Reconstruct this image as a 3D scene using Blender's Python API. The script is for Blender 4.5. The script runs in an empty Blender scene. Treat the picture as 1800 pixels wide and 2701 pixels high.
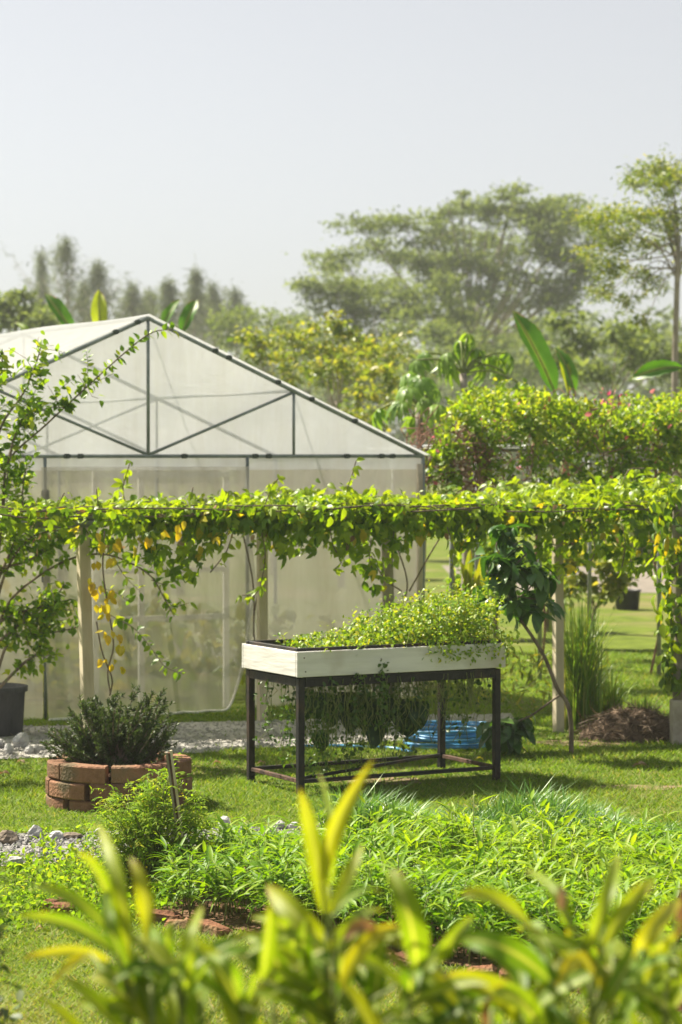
import bpy, math, random
import numpy as np
from mathutils import Vector, Matrix
R = math.radians
rng = np.random.default_rng(7)
random.seed(7)
S = bpy.context.scene
COL = S.collection

# ---------------------------------------------------------------- camera, world, sun, exposure
CAM_H = 2.2
PITCH = 1.352
FPX = 85.0 / 36.0 * 2701.0
cam = bpy.data.cameras.new('camera')
camo = bpy.data.objects.new('camera', cam)
COL.objects.link(camo)
camo.location = (0, 0, CAM_H)
camo.rotation_euler = (R(90 - PITCH), 0, 0)
cam.sensor_fit = 'VERTICAL'
cam.sensor_height = 36
cam.sensor_width = 24
cam.lens = 85
cam.clip_end = 3000
cam.dof.use_dof = True
cam.dof.focus_distance = 12.9
cam.dof.aperture_fstop = 3.4
S.camera = camo

SUN_AZ = -57.0     # degrees from straight ahead (+Y), negative = left
SUN_EL = 51.0
w = bpy.data.worlds.new('World')
S.world = w
w.use_nodes = True
nt = w.node_tree
bg = nt.nodes['Background']
sky = nt.nodes.new('ShaderNodeTexSky')
sky.sky_type = 'NISHITA'
sky.sun_disc = False
sky.sun_elevation = R(SUN_EL)
sky.sun_rotation = R(SUN_AZ)
sky.air_density = 1.0
sky.dust_density = 1.0
sky.ozone_density = 3.0
hsv = nt.nodes.new('ShaderNodeHueSaturation')      # hazy, whitened tropical sky
hsv.inputs['Saturation'].default_value = 0.2
hsv.inputs['Hue'].default_value = 0.515
nt.links.new(sky.outputs[0], hsv.inputs['Color'])
nt.links.new(hsv.outputs[0], bg.inputs[0])
bg.inputs[1].default_value = 0.048
sl = bpy.data.lights.new('sun', 'SUN')
sl.energy = 5.0
sl.angle = R(1.0)
sl.color = (1.0, 0.92, 0.75)
so = bpy.data.objects.new('sun', sl)
COL.objects.link(so)
_d = Vector((math.sin(R(SUN_AZ)) * math.cos(R(SUN_EL)), math.cos(R(SUN_AZ)) * math.cos(R(SUN_EL)), math.sin(R(SUN_EL))))
so.rotation_euler = _d.to_track_quat('Z', 'Y').to_euler()
so.location = (-30, 30, 40)
S.view_settings.view_transform = 'Standard'
S.view_settings.look = 'None'
S.view_settings.gamma = 1
S.view_settings.exposure = 1.42
S.render.engine = 'CYCLES'
cy = S.cycles
cy.use_denoising = True
cy.max_bounces = 8
cy.diffuse_bounces = 3
cy.glossy_bounces = 2
cy.transmission_bounces = 6
cy.transparent_max_bounces = 24
cy.volume_bounces = 1
cy.sample_clamp_indirect = 6
cy.caustics_reflective = False
cy.caustics_refractive = False

# ---------------------------------------------------------------- photograph pixels -> directions
_p = R(PITCH)
def P(px, py, D):
    """point seen at photo pixel (px,py) that stands D metres ahead"""
    u = (px - 900.0) / FPX
    v = -(py - 1350.5) / FPX
    dx, dy, dz = u, math.cos(_p) + v * math.sin(_p), -math.sin(_p) + v * math.cos(_p)
    t = D / dy
    return np.array((dx * t, D, CAM_H + dz * t))
def G(px, py, z=0.0):
    u = (px - 900.0) / FPX
    v = -(py - 1350.5) / FPX
    dx, dy, dz = u, math.cos(_p) + v * math.sin(_p), -math.sin(_p) + v * math.cos(_p)
    t = (z - CAM_H) / dz
    return np.array((dx * t, dy * t, z))

# ---------------------------------------------------------------- materials
def mat_new(name):
    m = bpy.data.materials.new(name)
    m.use_nodes = True
    t = m.node_tree
    t.nodes.clear()
    return m, t.nodes, t.links
def ramp(n, cols):
    r = n.new('ShaderNodeValToRGB')
    e = r.color_ramp.elements
    while len(e) < len(cols):
        e.new(0.5)
    for i, c in enumerate(cols):
        if len(c) == 4:
            e[i].position = c[0]; e[i].color = (c[1], c[2], c[3], 1)
        else:
            e[i].position = i / (len(cols) - 1); e[i].color = (*c, 1)
    return r
def leafmat(name, cols, trans=0.42, tgain=(1.9, 1.7, 0.6), rough=0.42, spec=0.45, big=False):
    m, n, l = mat_new(name)
    out = n.new('ShaderNodeOutputMaterial')
    at = n.new('ShaderNodeAttribute'); at.attribute_name = 'tint'
    r = ramp(n, cols)
    l.new(at.outputs['Fac'], r.inputs[0])
    no = n.new('ShaderNodeTexNoise'); no.inputs['Scale'].default_value = 9
    tc = n.new('ShaderNodeTexCoord'); l.new(tc.outputs['Object'], no.inputs['Vector'])
    hs = n.new('ShaderNodeHueSaturation')
    mr = n.new('ShaderNodeMapRange'); mr.inputs['To Min'].default_value = 0.7; mr.inputs['To Max'].default_value = 1.3
    l.new(no.outputs['Fac'], mr.inputs['Value']); l.new(mr.outputs[0], hs.inputs['Value'])
    l.new(r.outputs[0], hs.inputs['Color'])
    if big:      # midrib, side veins, browned edges and tips
        a1 = n.new('ShaderNodeAttribute'); a1.attribute_name = 'rib'
        a2 = n.new('ShaderNodeAttribute'); a2.attribute_name = 'along'
        rr = ramp(n, [(0.80, 0, 0, 0), (1.0, 1, 1, 1)]); l.new(a1.outputs['Fac'], rr.inputs[0])
        m1 = n.new('ShaderNodeMix'); m1.data_type = 'RGBA'; l.new(rr.outputs[0], m1.inputs[0])
        m1.inputs[7].default_value = (0.42, 0.44, 0.14, 1); l.new(r.outputs[0], m1.inputs[6])
        ma = n.new('ShaderNodeMath'); ma.operation = 'MULTIPLY_ADD'; l.new(a1.outputs['Fac'], ma.inputs[0]); ma.inputs[1].default_value = -0.45; l.new(a2.outputs['Fac'], ma.inputs[2])
        mv = n.new('ShaderNodeMath'); mv.operation = 'MULTIPLY'; l.new(ma.outputs[0], mv.inputs[0]); mv.inputs[1].default_value = 150
        sn = n.new('ShaderNodeMath'); sn.operation = 'SINE'; l.new(mv.outputs[0], sn.inputs[0])
        vr = n.new('ShaderNodeMapRange'); vr.inputs['From Min'].default_value = -1; vr.inputs['To Min'].default_value = 0.84; vr.inputs['To Max'].default_value = 1.1
        l.new(sn.outputs[0], vr.inputs['Value'])
        h2 = n.new('ShaderNodeHueSaturation'); l.new(m1.outputs[2], h2.inputs['Color']); l.new(vr.outputs[0], h2.inputs['Value'])
        nb = n.new('ShaderNodeTexNoise'); nb.inputs['Scale'].default_value = 22; nb.inputs['Detail'].default_value = 4; l.new(tc.outputs['Object'], nb.inputs['Vector'])
        sb = n.new('ShaderNodeMath'); sb.operation = 'SUBTRACT'; l.new(a2.outputs['Fac'], sb.inputs[0]); l.new(a1.outputs['Fac'], sb.inputs[1])
        ad = n.new('ShaderNodeMath'); ad.operation = 'ADD'; l.new(sb.outputs[0], ad.inputs[0]); l.new(nb.outputs['Fac'], ad.inputs[1])
        br = ramp(n, [(1.18 / 1.6, 0, 0, 0), (1.38 / 1.6, 1, 1, 1)])
        dv = n.new('ShaderNodeMath'); dv.operation = 'DIVIDE'; l.new(ad.outputs[0], dv.inputs[0]); dv.inputs[1].default_value = 1.6
        l.new(dv.outputs[0], br.inputs[0])
        m3 = n.new('ShaderNodeMix'); m3.data_type = 'RGBA'; l.new(br.outputs[0], m3.inputs[0]); l.new(h2.outputs[0], m3.inputs[6]); m3.inputs[7].default_value = (0.30, 0.15, 0.05, 1)
        l.new(m3.outputs[2], hs.inputs['Color'])
    p = n.new('ShaderNodeBsdfPrincipled')
    p.inputs['Roughness'].default_value = rough
    p.inputs['Specular IOR Level'].default_value = spec
    l.new(hs.outputs[0], p.inputs['Base Color'])
    mx = n.new('ShaderNodeMix'); mx.data_type = 'RGBA'; mx.blend_type = 'MULTIPLY'; mx.inputs[0].default_value = 1
    mx.clamp_result = False
    l.new(hs.outputs[0], mx.inputs[6]); mx.inputs[7].default_value = (*tgain, 1)
    tr = n.new('ShaderNodeBsdfTranslucent'); l.new(mx.outputs[2], tr.inputs[0])
    ms = n.new('ShaderNodeMixShader'); ms.inputs[0].default_value = trans
    l.new(p.outputs[0], ms.inputs[1]); l.new(tr.outputs[0], ms.inputs[2])
    l.new(ms.outputs[0], out.inputs[0])
    return m
def surf(name, c1, c2, scale=6, rough=0.7, spec=0.3, bump=0.0, bscale=None, metal=0.0, stretch=(1, 1, 1), rnd=0.0, detail=6, c3=None, s3=1.5, lo=0.35, hi=0.65):
    """procedural two-tone material with noise, optional third colour in larger patches"""
    m, n, l = mat_new(name)
    out = n.new('ShaderNodeOutputMaterial')
    tc = n.new('ShaderNodeTexCoord'); mp = n.new('ShaderNodeMapping'); mp.inputs['Scale'].default_value = stretch
    l.new(tc.outputs['Object'], mp.inputs[0])
    no = n.new('ShaderNodeTexNoise'); no.inputs['Scale'].default_value = scale; no.inputs['Detail'].default_value = detail
    no.inputs['Roughness'].default_value = 0.65
    l.new(mp.outputs[0], no.inputs['Vector'])
    r = ramp(n, [(lo, *c1), (hi, *c2)]); l.new(no.outputs['Fac'], r.inputs[0])
    col = r.outputs[0]
    if c3:
        n3 = n.new('ShaderNodeTexNoise'); n3.inputs['Scale'].default_value = s3; n3.inputs['Detail'].default_value = 5
        l.new(tc.outputs['Object'], n3.inputs['Vector'])
        r3 = ramp(n, [(0.5, 0, 0, 0), (0.66, 1, 1, 1)]); l.new(n3.outputs['Fac'], r3.inputs[0])
        mx = n.new('ShaderNodeMix'); mx.data_type = 'RGBA'
        l.new(r3.outputs[0], mx.inputs[0]); l.new(col, mx.inputs[6]); mx.inputs[7].default_value = (*c3, 1)
        col = mx.outputs[2]
    if rnd:
        oi = n.new('ShaderNodeObjectInfo'); mr = n.new('ShaderNodeMapRange')
        mr.inputs['To Min'].default_value = 1 - rnd; mr.inputs['To Max'].default_value = 1 + rnd
        l.new(oi.outputs['Random'], mr.inputs['Value'])
        hs = n.new('ShaderNodeHueSaturation'); l.new(mr.outputs[0], hs.inputs['Value']); l.new(col, hs.inputs['Color'])
        col = hs.outputs[0]
    p = n.new('ShaderNodeBsdfPrincipled')
    p.inputs['Roughness'].default_value = rough; p.inputs['Specular IOR Level'].default_value = spec; p.inputs['Metallic'].default_value = metal
    l.new(col, p.inputs['Base Color'])
    if bump:
        nb = n.new('ShaderNodeTexNoise'); nb.inputs['Scale'].default_value = bscale or scale * 4; nb.inputs['Detail'].default_value = 5
        l.new(mp.outputs[0], nb.inputs['Vector'])
        b = n.new('ShaderNodeBump'); b.inputs['Strength'].default_value = bump; b.inputs['Distance'].default_value = 0.02
        l.new(nb.outputs['Fac'], b.inputs['Height']); l.new(b.outputs[0], p.inputs['Normal'])
    l.new(p.outputs[0], out.inputs[0])
    return m
def sheetmat(name, col, col2, transp, transl=0.6, scale=1.2, stretch=(1, 1, 0.3), rough=0.5, lo=0.4, hi=0.62):
    """plastic film or insect net: part of the light passes straight, part is diffused"""
    m, n, l = mat_new(name)
    out = n.new('ShaderNodeOutputMaterial')
    tc = n.new('ShaderNodeTexCoord'); mp = n.new('ShaderNodeMapping'); mp.inputs['Scale'].default_value = stretch
    l.new(tc.outputs['Object'], mp.inputs[0])
    no = n.new('ShaderNodeTexNoise'); no.inputs['Scale'].default_value = scale; no.inputs['Detail'].default_value = 6
    l.new(mp.outputs[0], no.inputs['Vector'])
    r = ramp(n, [(lo, *col), (hi, *col2)]); l.new(no.outputs['Fac'], r.inputs[0])
    p = n.new('ShaderNodeBsdfPrincipled'); p.inputs['Roughness'].default_value = rough; p.inputs['Specular IOR Level'].default_value = 0.25
    l.new(r.outputs[0], p.inputs['Base Color'])
    tl = n.new('ShaderNodeBsdfTranslucent')
    # dirt streaks and soft wrinkles
    m4 = n.new('ShaderNodeMapping'); m4.inputs['Scale'].default_value = (3.0, 3.0, 0.35); l.new(tc.outputs['Object'], m4.inputs[0])
    n4 = n.new('ShaderNodeTexNoise'); n4.inputs['Scale'].default_value = 2.2; n4.inputs['Detail'].default_value = 8; n4.inputs['Roughness'].default_value = 0.7; l.new(m4.outputs[0], n4.inputs['Vector'])
    r4 = ramp(n, [(0.42, 1, 1, 1), (0.80, 0.86, 0.83, 0.77)]); l.new(n4.outputs['Fac'], r4.inputs[0])
    mm_ = n.new('ShaderNodeMix'); mm_.data_type = 'RGBA'; mm_.blend_type = 'MULTIPLY'; mm_.inputs[0].default_value = 1
    l.new(r.outputs[0], mm_.inputs[6]); l.new(r4.outputs[0], mm_.inputs[7])
    l.new(mm_.outputs[2], p.inputs['Base Color']); l.new(mm_.outputs[2], tl.inputs[0])
    n5 = n.new('ShaderNodeTexNoise'); n5.inputs['Scale'].default_value = 3.0; n5.inputs['Detail'].default_value = 3; n5.inputs['Distortion'].default_value = 1.5; l.new(tc.outputs['Object'], n5.inputs['Vector'])
    bp = n.new('ShaderNodeBump'); bp.inputs['Strength'].default_value = 0.22; bp.inputs['Distance'].default_value = 0.06; l.new(n5.outputs['Fac'], bp.inputs['Height'])
    l.new(bp.outputs[0], p.inputs['Normal']); l.new(bp.outputs[0], tl.inputs['Normal'])
    tp = n.new('ShaderNodeBsdfTransparent')
    m1 = n.new('ShaderNodeMixShader'); m1.inputs[0].default_value = transl
    l.new(p.outputs[0], m1.inputs[1]); l.new(tl.outputs[0], m1.inputs[2])
    m2 = n.new('ShaderNodeMixShader')
    mr = n.new('ShaderNodeMapRange'); mr.inputs['To Min'].default_value = transp * 0.8; mr.inputs['To Max'].default_value = transp * 1.2
    l.new(no.outputs['Fac'], mr.inputs['Value']); l.new(mr.outputs[0], m2.inputs[0])
    l.new(m1.outputs[0], m2.inputs[1]); l.new(tp.outputs[0], m2.inputs[2])
    l.new(m2.outputs[0], out.inputs[0])
    return m

M = {}
M['lawn'] = surf('lawn_soil', (0.07, 0.10, 0.01), (0.13, 0.17, 0.02), 3.0, 0.9, 0.1, 0.6, 60, c3=(0.17, 0.15, 0.06), s3=0.55)
M['blade'] = leafmat('lawn_blades', [(0.075, 0.16, 0.012), (0.145, 0.25, 0.018), (0.22, 0.30, 0.04), (0.32, 0.28, 0.13)], 0.4, (1.5, 1.4, 0.5), 0.6, 0.2)
M['soil'] = surf('bed_soil', (0.09, 0.05, 0.03), (0.2, 0.12, 0.075), 14, 0.95, 0.1, 1.0, 50)
M['gravel'] = surf('gravel', (0.2, 0.2, 0.205), (0.38, 0.365, 0.345), 40, 0.9, 0.2, 1.0, 90, c3=(0.33, 0.3, 0.26), s3=1.2)
M['pebble'] = surf('pebbles', (0.13, 0.13, 0.135), (0.36, 0.35, 0.335), 20, 0.85, 0.2)
M['rock'] = surf('pale_rock', (0.28, 0.28, 0.28), (0.62, 0.61, 0.59), 7, 0.8, 0.2, 0.9, 25, rnd=0.2, c3=(0.3, 0.24, 0.17), s3=5)
M['rock_brown'] = surf('brown_rock', (0.1, 0.075, 0.055), (0.3, 0.25, 0.2), 9, 0.9, 0.2, 0.9, 25)
M['terracotta'] = surf('terracotta', (0.16, 0.082, 0.05), (0.34, 0.18, 0.11), 5, 0.85, 0.15, 0.7, 60, rnd=0.25, c3=(0.13, 0.10, 0.06), s3=5.0)
M['oldbrick'] = surf('worn_brick', (0.12, 0.055, 0.033), (0.27, 0.13, 0.075), 9, 0.9, 0.1, 1.0, 40, rnd=0.25, c3=(0.14, 0.12, 0.06), s3=6)
M['whitewood'] = surf('whitewashed_wood', (0.56, 0.55, 0.52), (0.68, 0.67, 0.64), 5, 0.7, 0.3, 0.2, 12, stretch=(0.35, 0.35, 3), c3=(0.46, 0.43, 0.38), s3=2.2)
M['blacksteel'] = surf('black_steel', (0.006, 0.006, 0.008), (0.018, 0.018, 0.02), 12, 0.55, 0.3, 0.2, 60, c3=(0.04, 0.024, 0.017), s3=6)
M['rust'] = surf('rusty_steel', (0.03, 0.02, 0.016), (0.14, 0.075, 0.05), 14, 0.8, 0.3, 0.4, 60)
M['tray'] = surf('tray_black', (0.02, 0.018, 0.015), (0.06, 0.045, 0.03), 10, 0.9, 0.1, 0.5)
M['post'] = surf('weathered_post', (0.42, 0.36, 0.26), (0.62, 0.55, 0.42), 7, 0.85, 0.2, 0.5, 20, stretch=(1, 1, 0.15), c3=(0.33, 0.28, 0.18), s3=2)
M['greypost'] = surf('grey_post', (0.15, 0.13, 0.1), (0.34, 0.3, 0.24), 9, 0.9, 0.2, 0.8, 20, stretch=(1, 1, 0.2))
M['pipe'] = surf('galvanised_pipe', (0.16, 0.17, 0.17), (0.3, 0.32, 0.32), 10, 0.45, 0.5, 0.1, metal=0.35)
M['ghpipe'] = surf('greenhouse_pipe', (0.15, 0.175, 0.175), (0.26, 0.295, 0.295), 6, 0.5, 0.5, metal=0.2)
M['clamp'] = surf('dark_clamp', (0.03, 0.045, 0.045), (0.06, 0.075, 0.075), 12, 0.5, 0.4)
M['doorframe'] = surf('door_frame', (0.80, 0.77, 0.72), (0.85, 0.83, 0.78), 6, 0.6, 0.3)
M['roof'] = sheetmat('roof_film', (0.62, 0.64, 0.66), (0.72, 0.73, 0.75), 0.2, 0.55, 0.8, (1, 0.2, 1), 0.35)
M['gable'] = sheetmat('gable_film', (0.72, 0.735, 0.78), (0.81, 0.825, 0.87), 0.36, 0.5, 1.4, (1, 1, 0.6))
M['net'] = sheetmat('insect_net', (0.55, 0.515, 0.46), (0.68, 0.645, 0.59), 0.37, 0.5, 1.6, (1, 1, 0.5))
M['curtain'] = sheetmat('net_curtain', (0.55, 0.51, 0.44), (0.72, 0.68, 0.60), 0.47, 0.45, 2.2, (2, 2, 0.35))
M['bark'] = surf('bark', (0.10, 0.075, 0.055), (0.24, 0.19, 0.15), 14, 0.9, 0.15, 0.8, 40, stretch=(1, 1, 0.3))
M['bark_grey'] = surf('grey_bark', (0.2, 0.17, 0.14), (0.36, 0.32, 0.28), 3, 0.9, 0.15)
M['twig_brown'] = surf('dry_twig', (0.16, 0.08, 0.06), (0.3, 0.18, 0.13), 8, 0.9, 0.1)
M['stem'] = surf('green_stem', (0.12, 0.16, 0.04), (0.24, 0.27, 0.08), 9, 0.6, 0.3)
M['hose'] = surf('blue_hose', (0.04, 0.2, 0.42), (0.09, 0.34, 0.6), 6, 0.35, 0.5)
M['pot'] = surf('grey_pot', (0.045, 0.045, 0.05), (0.1, 0.1, 0.11), 6, 0.8, 0.2, 0.4, stretch=(1, 1, 0.3))
M['blackplastic'] = surf('black_plastic', (0.012, 0.013, 0.014), (0.03, 0.03, 0.032), 8, 0.5, 0.3)
M['concrete'] = surf('concrete', (0.3, 0.26, 0.22), (0.48, 0.43, 0.37), 6, 0.9, 0.2, 0.6)
M['straw'] = surf('dry_straw', (0.06, 0.042, 0.03), (0.17, 0.12, 0.085), 20, 0.95, 0.1, 1.0, 60)
M['stake'] = surf('stake_wood_sunlit', (0.42, 0.35, 0.25), (0.62, 0.54, 0.4), 12, 0.8, 0.2, 0.3, stretch=(1, 1, 0.1))
M['road'] = surf('pale_road', (0.16, 0.14, 0.12), (0.23, 0.2, 0.17), 2, 0.95, 0.1)
# foliage
M['lf_vine'] = leafmat('vine_leaf', [(0.05, 0.12, 0.007), (0.12, 0.22, 0.008), (0.22, 0.32, 0.01), (0.24, 0.32, 0.02), (0.46, 0.36, 0.02)], 0.45)
M['lf_yellow'] = leafmat('yellow_leaf', [(0.52, 0.36, 0.012), (0.62, 0.46, 0.02), (0.5, 0.45, 0.03)], 0.45, (1.3, 1.25, 0.5))
M['lf_mul'] = leafmat('mulberry_leaf', [(0.06, 0.14, 0.01), (0.12, 0.24, 0.01), (0.2, 0.33, 0.014), (0.33, 0.39, 0.02)], 0.45)
M['lf_spin'] = leafmat('spinach_leaf', [(0.06, 0.15, 0.008), (0.13, 0.26, 0.01), (0.22, 0.34, 0.014), (0.28, 0.37, 0.02)], 0.42, (1.8, 1.7, 0.6), 0.5, 0.3)
M['lf_chive'] = leafmat('chive_leaf', [(0.055, 0.15, 0.03), (0.09, 0.22, 0.04), (0.16, 0.29, 0.045), (0.27, 0.33, 0.09)], 0.35)
M['lf_tom'] = leafmat('tomato_leaf', [(0.06, 0.14, 0.012), (0.13, 0.24, 0.016), (0.22, 0.33, 0.025), (0.34, 0.36, 0.05)], 0.5, (1.8, 1.7, 0.6), 0.65, 0.15)
M['lf_ging'] = leafmat('ginger_leaf', [(0.06, 0.14, 0.01), (0.13, 0.23, 0.012), (0.22, 0.3, 0.014), (0.34, 0.34, 0.02), (0.50, 0.38, 0.02)], 0.45, (1.75, 1.6, 0.5), 0.5, 0.3, True)
M['lf_dead'] = leafmat('dead_leaf', [(0.2, 0.11, 0.05), (0.32, 0.2, 0.11), (0.42, 0.32, 0.22)], 0.25, (1.3, 1.1, 0.8), 0.8)
M['lf_straw'] = leafmat('straw_strands', [(0.06, 0.042, 0.03), (0.13, 0.09, 0.06), (0.27, 0.2, 0.14)], 0.15, (1.2, 1.1, 0.8), 0.8)
M['lf_shrub'] = leafmat('shrub_needle', [(0.03, 0.055, 0.018), (0.055, 0.09, 0.025), (0.09, 0.135, 0.04), (0.14, 0.18, 0.06)], 0.25, (1.5, 1.5, 0.7), 0.55)
M['lf_glossy'] = leafmat('glossy_leaf', [(0.022, 0.065, 0.012), (0.045, 0.12, 0.018), (0.09, 0.18, 0.025)], 0.3, (1.8, 1.8, 0.6), 0.36, 0.5)
M['lf_trail'] = leafmat('trailing_leaf', [(0.03, 0.075, 0.01), (0.06, 0.13, 0.015), (0.12, 0.2, 0.02)], 0.3)
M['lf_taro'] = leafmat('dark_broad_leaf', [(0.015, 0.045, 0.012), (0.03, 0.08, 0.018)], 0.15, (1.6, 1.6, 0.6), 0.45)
M['lf_herb'] = leafmat('herb_leaf', [(0.06, 0.15, 0.012), (0.14, 0.26, 0.016), (0.25, 0.35, 0.025), (0.4, 0.39, 0.04)], 0.4)
M['lf_boug'] = leafmat('bougainvillea_leaf', [(0.05, 0.12, 0.01), (0.11, 0.21, 0.012), (0.2, 0.31, 0.016), (0.33, 0.37, 0.04)], 0.55)
M['lf_pink'] = leafmat('pink_bract', [(0.55, 0.09, 0.17), (0.6, 0.17, 0.2), (0.65, 0.27, 0.26)], 0.4, (1.2, 1.2, 1.2))
M['lf_ban'] = leafmat('banana_leaf', [(0.035, 0.11, 0.012), (0.07, 0.18, 0.015), (0.2, 0.3, 0.02), (0.4, 0.42, 0.02)], 0.45, (1.7, 1.7, 0.5), 0.42, 0.4, True)
M['lf_pap'] = leafmat('papaya_leaf', [(0.08, 0.18, 0.03), (0.14, 0.26, 0.04), (0.21, 0.33, 0.045)], 0.42)
M['lf_rain'] = leafmat('raintree_leaf', [(0.075, 0.12, 0.04), (0.13, 0.18, 0.06), (0.19, 0.235, 0.085)], 0.48, (1.6, 1.5, 0.7), 0.7, 0.2)
M['lf_cas'] = leafmat('casuarina_leaf', [(0.075, 0.105, 0.055), (0.12, 0.15, 0.08), (0.17, 0.2, 0.11)], 0.4, (1.3, 1.3, 0.8), 0.7)
M['lf_light'] = leafmat('light_leaf', [(0.08, 0.14, 0.018), (0.15, 0.21, 0.025), (0.24, 0.27, 0.045), (0.32, 0.29, 0.07)], 0.44)
M['lf_lemon'] = leafmat('lemongrass_leaf', [(0.07, 0.16, 0.02), (0.13, 0.24, 0.03), (0.22, 0.29, 0.06), (0.36, 0.33, 0.14)], 0.4)

# ---------------------------------------------------------------- object helpers
def tag(o, label=None, cat=None, group=None, kind=None):
    if label: o['label'] = label
    if cat: o['category'] = cat
    if group: o['group'] = group
    if kind: o['kind'] = kind
    return o
def thing(name, label, cat, loc=(0, 0, 0), rz=0.0, group=None):
    o = bpy.data.objects.new(name, None)
    COL.objects.link(o)
    o.location = [float(v) for v in loc]
    o.rotation_euler = (0, 0, rz)
    o.empty_display_size = 0.2
    return tag(o, label, cat, group)
def mesh_np(name, V, F, mat, tint=None, smooth=True, ribbon5=False):
    """mesh from arrays; F is an (m,3) or (m,4) array, or a list of faces"""
    me = bpy.data.meshes.new(name)
    V = np.asarray(V, dtype=np.float32)
    if isinstance(F, np.ndarray):
        k = F.shape[1]; nf = len(F)
        me.vertices.add(len(V)); me.vertices.foreach_set('co', V.ravel())
        me.loops.add(nf * k); me.polygons.add(nf)
        me.loops.foreach_set('vertex_index', F.astype(np.int32).ravel())
        me.polygons.foreach_set('loop_start', np.arange(0, nf * k, k, dtype=np.int32))
        me.update(calc_edges=True)
    else:
        me.from_pydata([tuple(map(float, v)) for v in V], [], [tuple(int(i) for i in f) for f in F])
        nf = len(F)
    me.polygons.foreach_set('use_smooth', np.full(len(me.polygons), bool(smooth)))
    if tint is not None:
        a = me.attributes.new('tint', 'FLOAT', 'FACE')
        t = np.full(nf, tint, dtype=np.float32) if np.isscalar(tint) else np.asarray(tint, dtype=np.float32)
        a.data.foreach_set('value', t)
    if ribbon5:
        k = len(V) // 5
        a = me.attributes.new('rib', 'FLOAT', 'POINT'); a.data.foreach_set('value', np.tile(np.array((0, .5, 1, .5, 0), dtype=np.float32), k))
        a = me.attributes.new('along', 'FLOAT', 'POINT'); a.data.foreach_set('value', np.repeat(np.linspace(0, 1, k), 5).astype(np.float32))
    if mat: me.materials.append(mat)
    me.update()
    return me
def put(name, me, parent=None, loc=None):
    o = bpy.data.objects.new(name, me)
    COL.objects.link(o)
    if parent is not None: o.parent = parent
    if loc is not None: o.location = [float(v) for v in loc]
    return o
class MB:
    """collects simple solids into ONE mesh"""
    def __init__(s): s.V = []; s.F = []; s.n = 0
    def add(s, V, F):
        V = np.asarray(V, float)
        s.V.append(V); s.F += [tuple(i + s.n for i in f) for f in F]; s.n += len(V)
        return s
    def box(s, c, d, bev=0.0):
        x, y, z = c; a, b, h = d[0] / 2, d[1] / 2, d[2] / 2
        if bev <= 0:
            V = [(x + i * a, y + j * b, z + k * h) for k in (-1, 1) for j in (-1, 1) for i in (-1, 1)]
            return s.add(V, [(0, 2, 3, 1), (4, 5, 7, 6), (0, 1, 5, 4), (2, 6, 7, 3), (0, 4, 6, 2), (1, 3, 7, 5)])
        e = bev; V = []; F = []
        ring = lambda aa, bb, zz: [(x - aa + e, y - bb, zz), (x + aa - e, y - bb, zz), (x + aa, y - bb + e, zz), (x + aa, y + bb - e, zz), (x + aa - e, y + bb, zz), (x - aa + e, y + bb, zz), (x - aa, y + bb - e, zz), (x - aa, y - bb + e, zz)]
        for aa, bb, zz in ((a - e, b - e, z - h), (a, b, z - h + e), (a, b, z + h - e), (a - e, b - e, z + h)): V += ring(aa, bb, zz)
        for k in range(3):
            for i in range(8):
                j = (i + 1) % 8; F.append((k * 8 + i, k * 8 + j, k * 8 + 8 + j, k * 8 + 8 + i))
        F.append(tuple(range(7, -1, -1))); F.append(tuple(range(24, 32)))
        return s.add(V, F)
    def tube(s, pts, r, n=8, cap=True):
        V, F = tube(pts, r, n, cap)
        return s.add(V, F)
    def lathe(s, prof, c=(0, 0, 0), n=32):
        V = []; F = []
        for (r, z) in prof:
            for i in range(n):
                a = 2 * math.pi * i / n
                V.append((c[0] + r * math.cos(a), c[1] + r * math.sin(a), c[2] + z))
        for k in range(len(prof) - 1):
            for i in range(n):
                j = (i + 1) % n
                F.append((k * n + i, k * n + j, k * n + n + j, k * n + n + i))
        F.append(tuple(range(n - 1, -1, -1))); F.append(tuple(range((len(prof) - 1) * n, len(prof) * n)))
        return s.add(V, F)
    def build(s, name, mat, parent=None, smooth=False, loc=None, tint=None):
        me = mesh_np(name, np.concatenate(s.V), s.F, mat, smooth=smooth, tint=tint)
        o = put(name, me, parent, loc)
        if name in ('limbs', 'branches', 'stems'): o['kind'] = 'stuff'      # twigs too small to pick apart
        return o
def tube(pts, r, n=8, cap=True):
    pts = [Vector(p) for p in pts]
    m = len(pts)
    rr = [r] * m if np.isscalar(r) else list(r)
    V = []; F = []
    up = Vector((0.31, 0.17, 0.93))
    prev = None
    for i, p in enumerate(pts):
        d = (pts[min(i + 1, m - 1)] - pts[max(i - 1, 0)])
        if d.length < 1e-9: d = Vector((0, 0, 1))
        d.normalize()
        if prev is None:
            a = d.cross(up) if abs(d.dot(up)) < 0.95 else d.cross(Vector((1, 0, 0)))
        else:
            a = prev - d * prev.dot(d)
            if a.length < 1e-6: a = d.cross(up)
        a.normalize(); prev = a
        b = d.cross(a)
        for k in range(n):
            t = 2 * math.pi * k / n
            V.append(p + (a * math.cos(t) + b * math.sin(t)) * rr[i])
    for i in range(m - 1):
        for k in range(n):
            j = (k + 1) % n
            F.append((i * n + k, i * n + j, i * n + n + j, i * n + n + k))
    if cap:
        F.append(tuple(range(n - 1, -1, -1))); F.append(tuple(range((m - 1) * n, m * n)))
    return [tuple(v) for v in V], F
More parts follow.
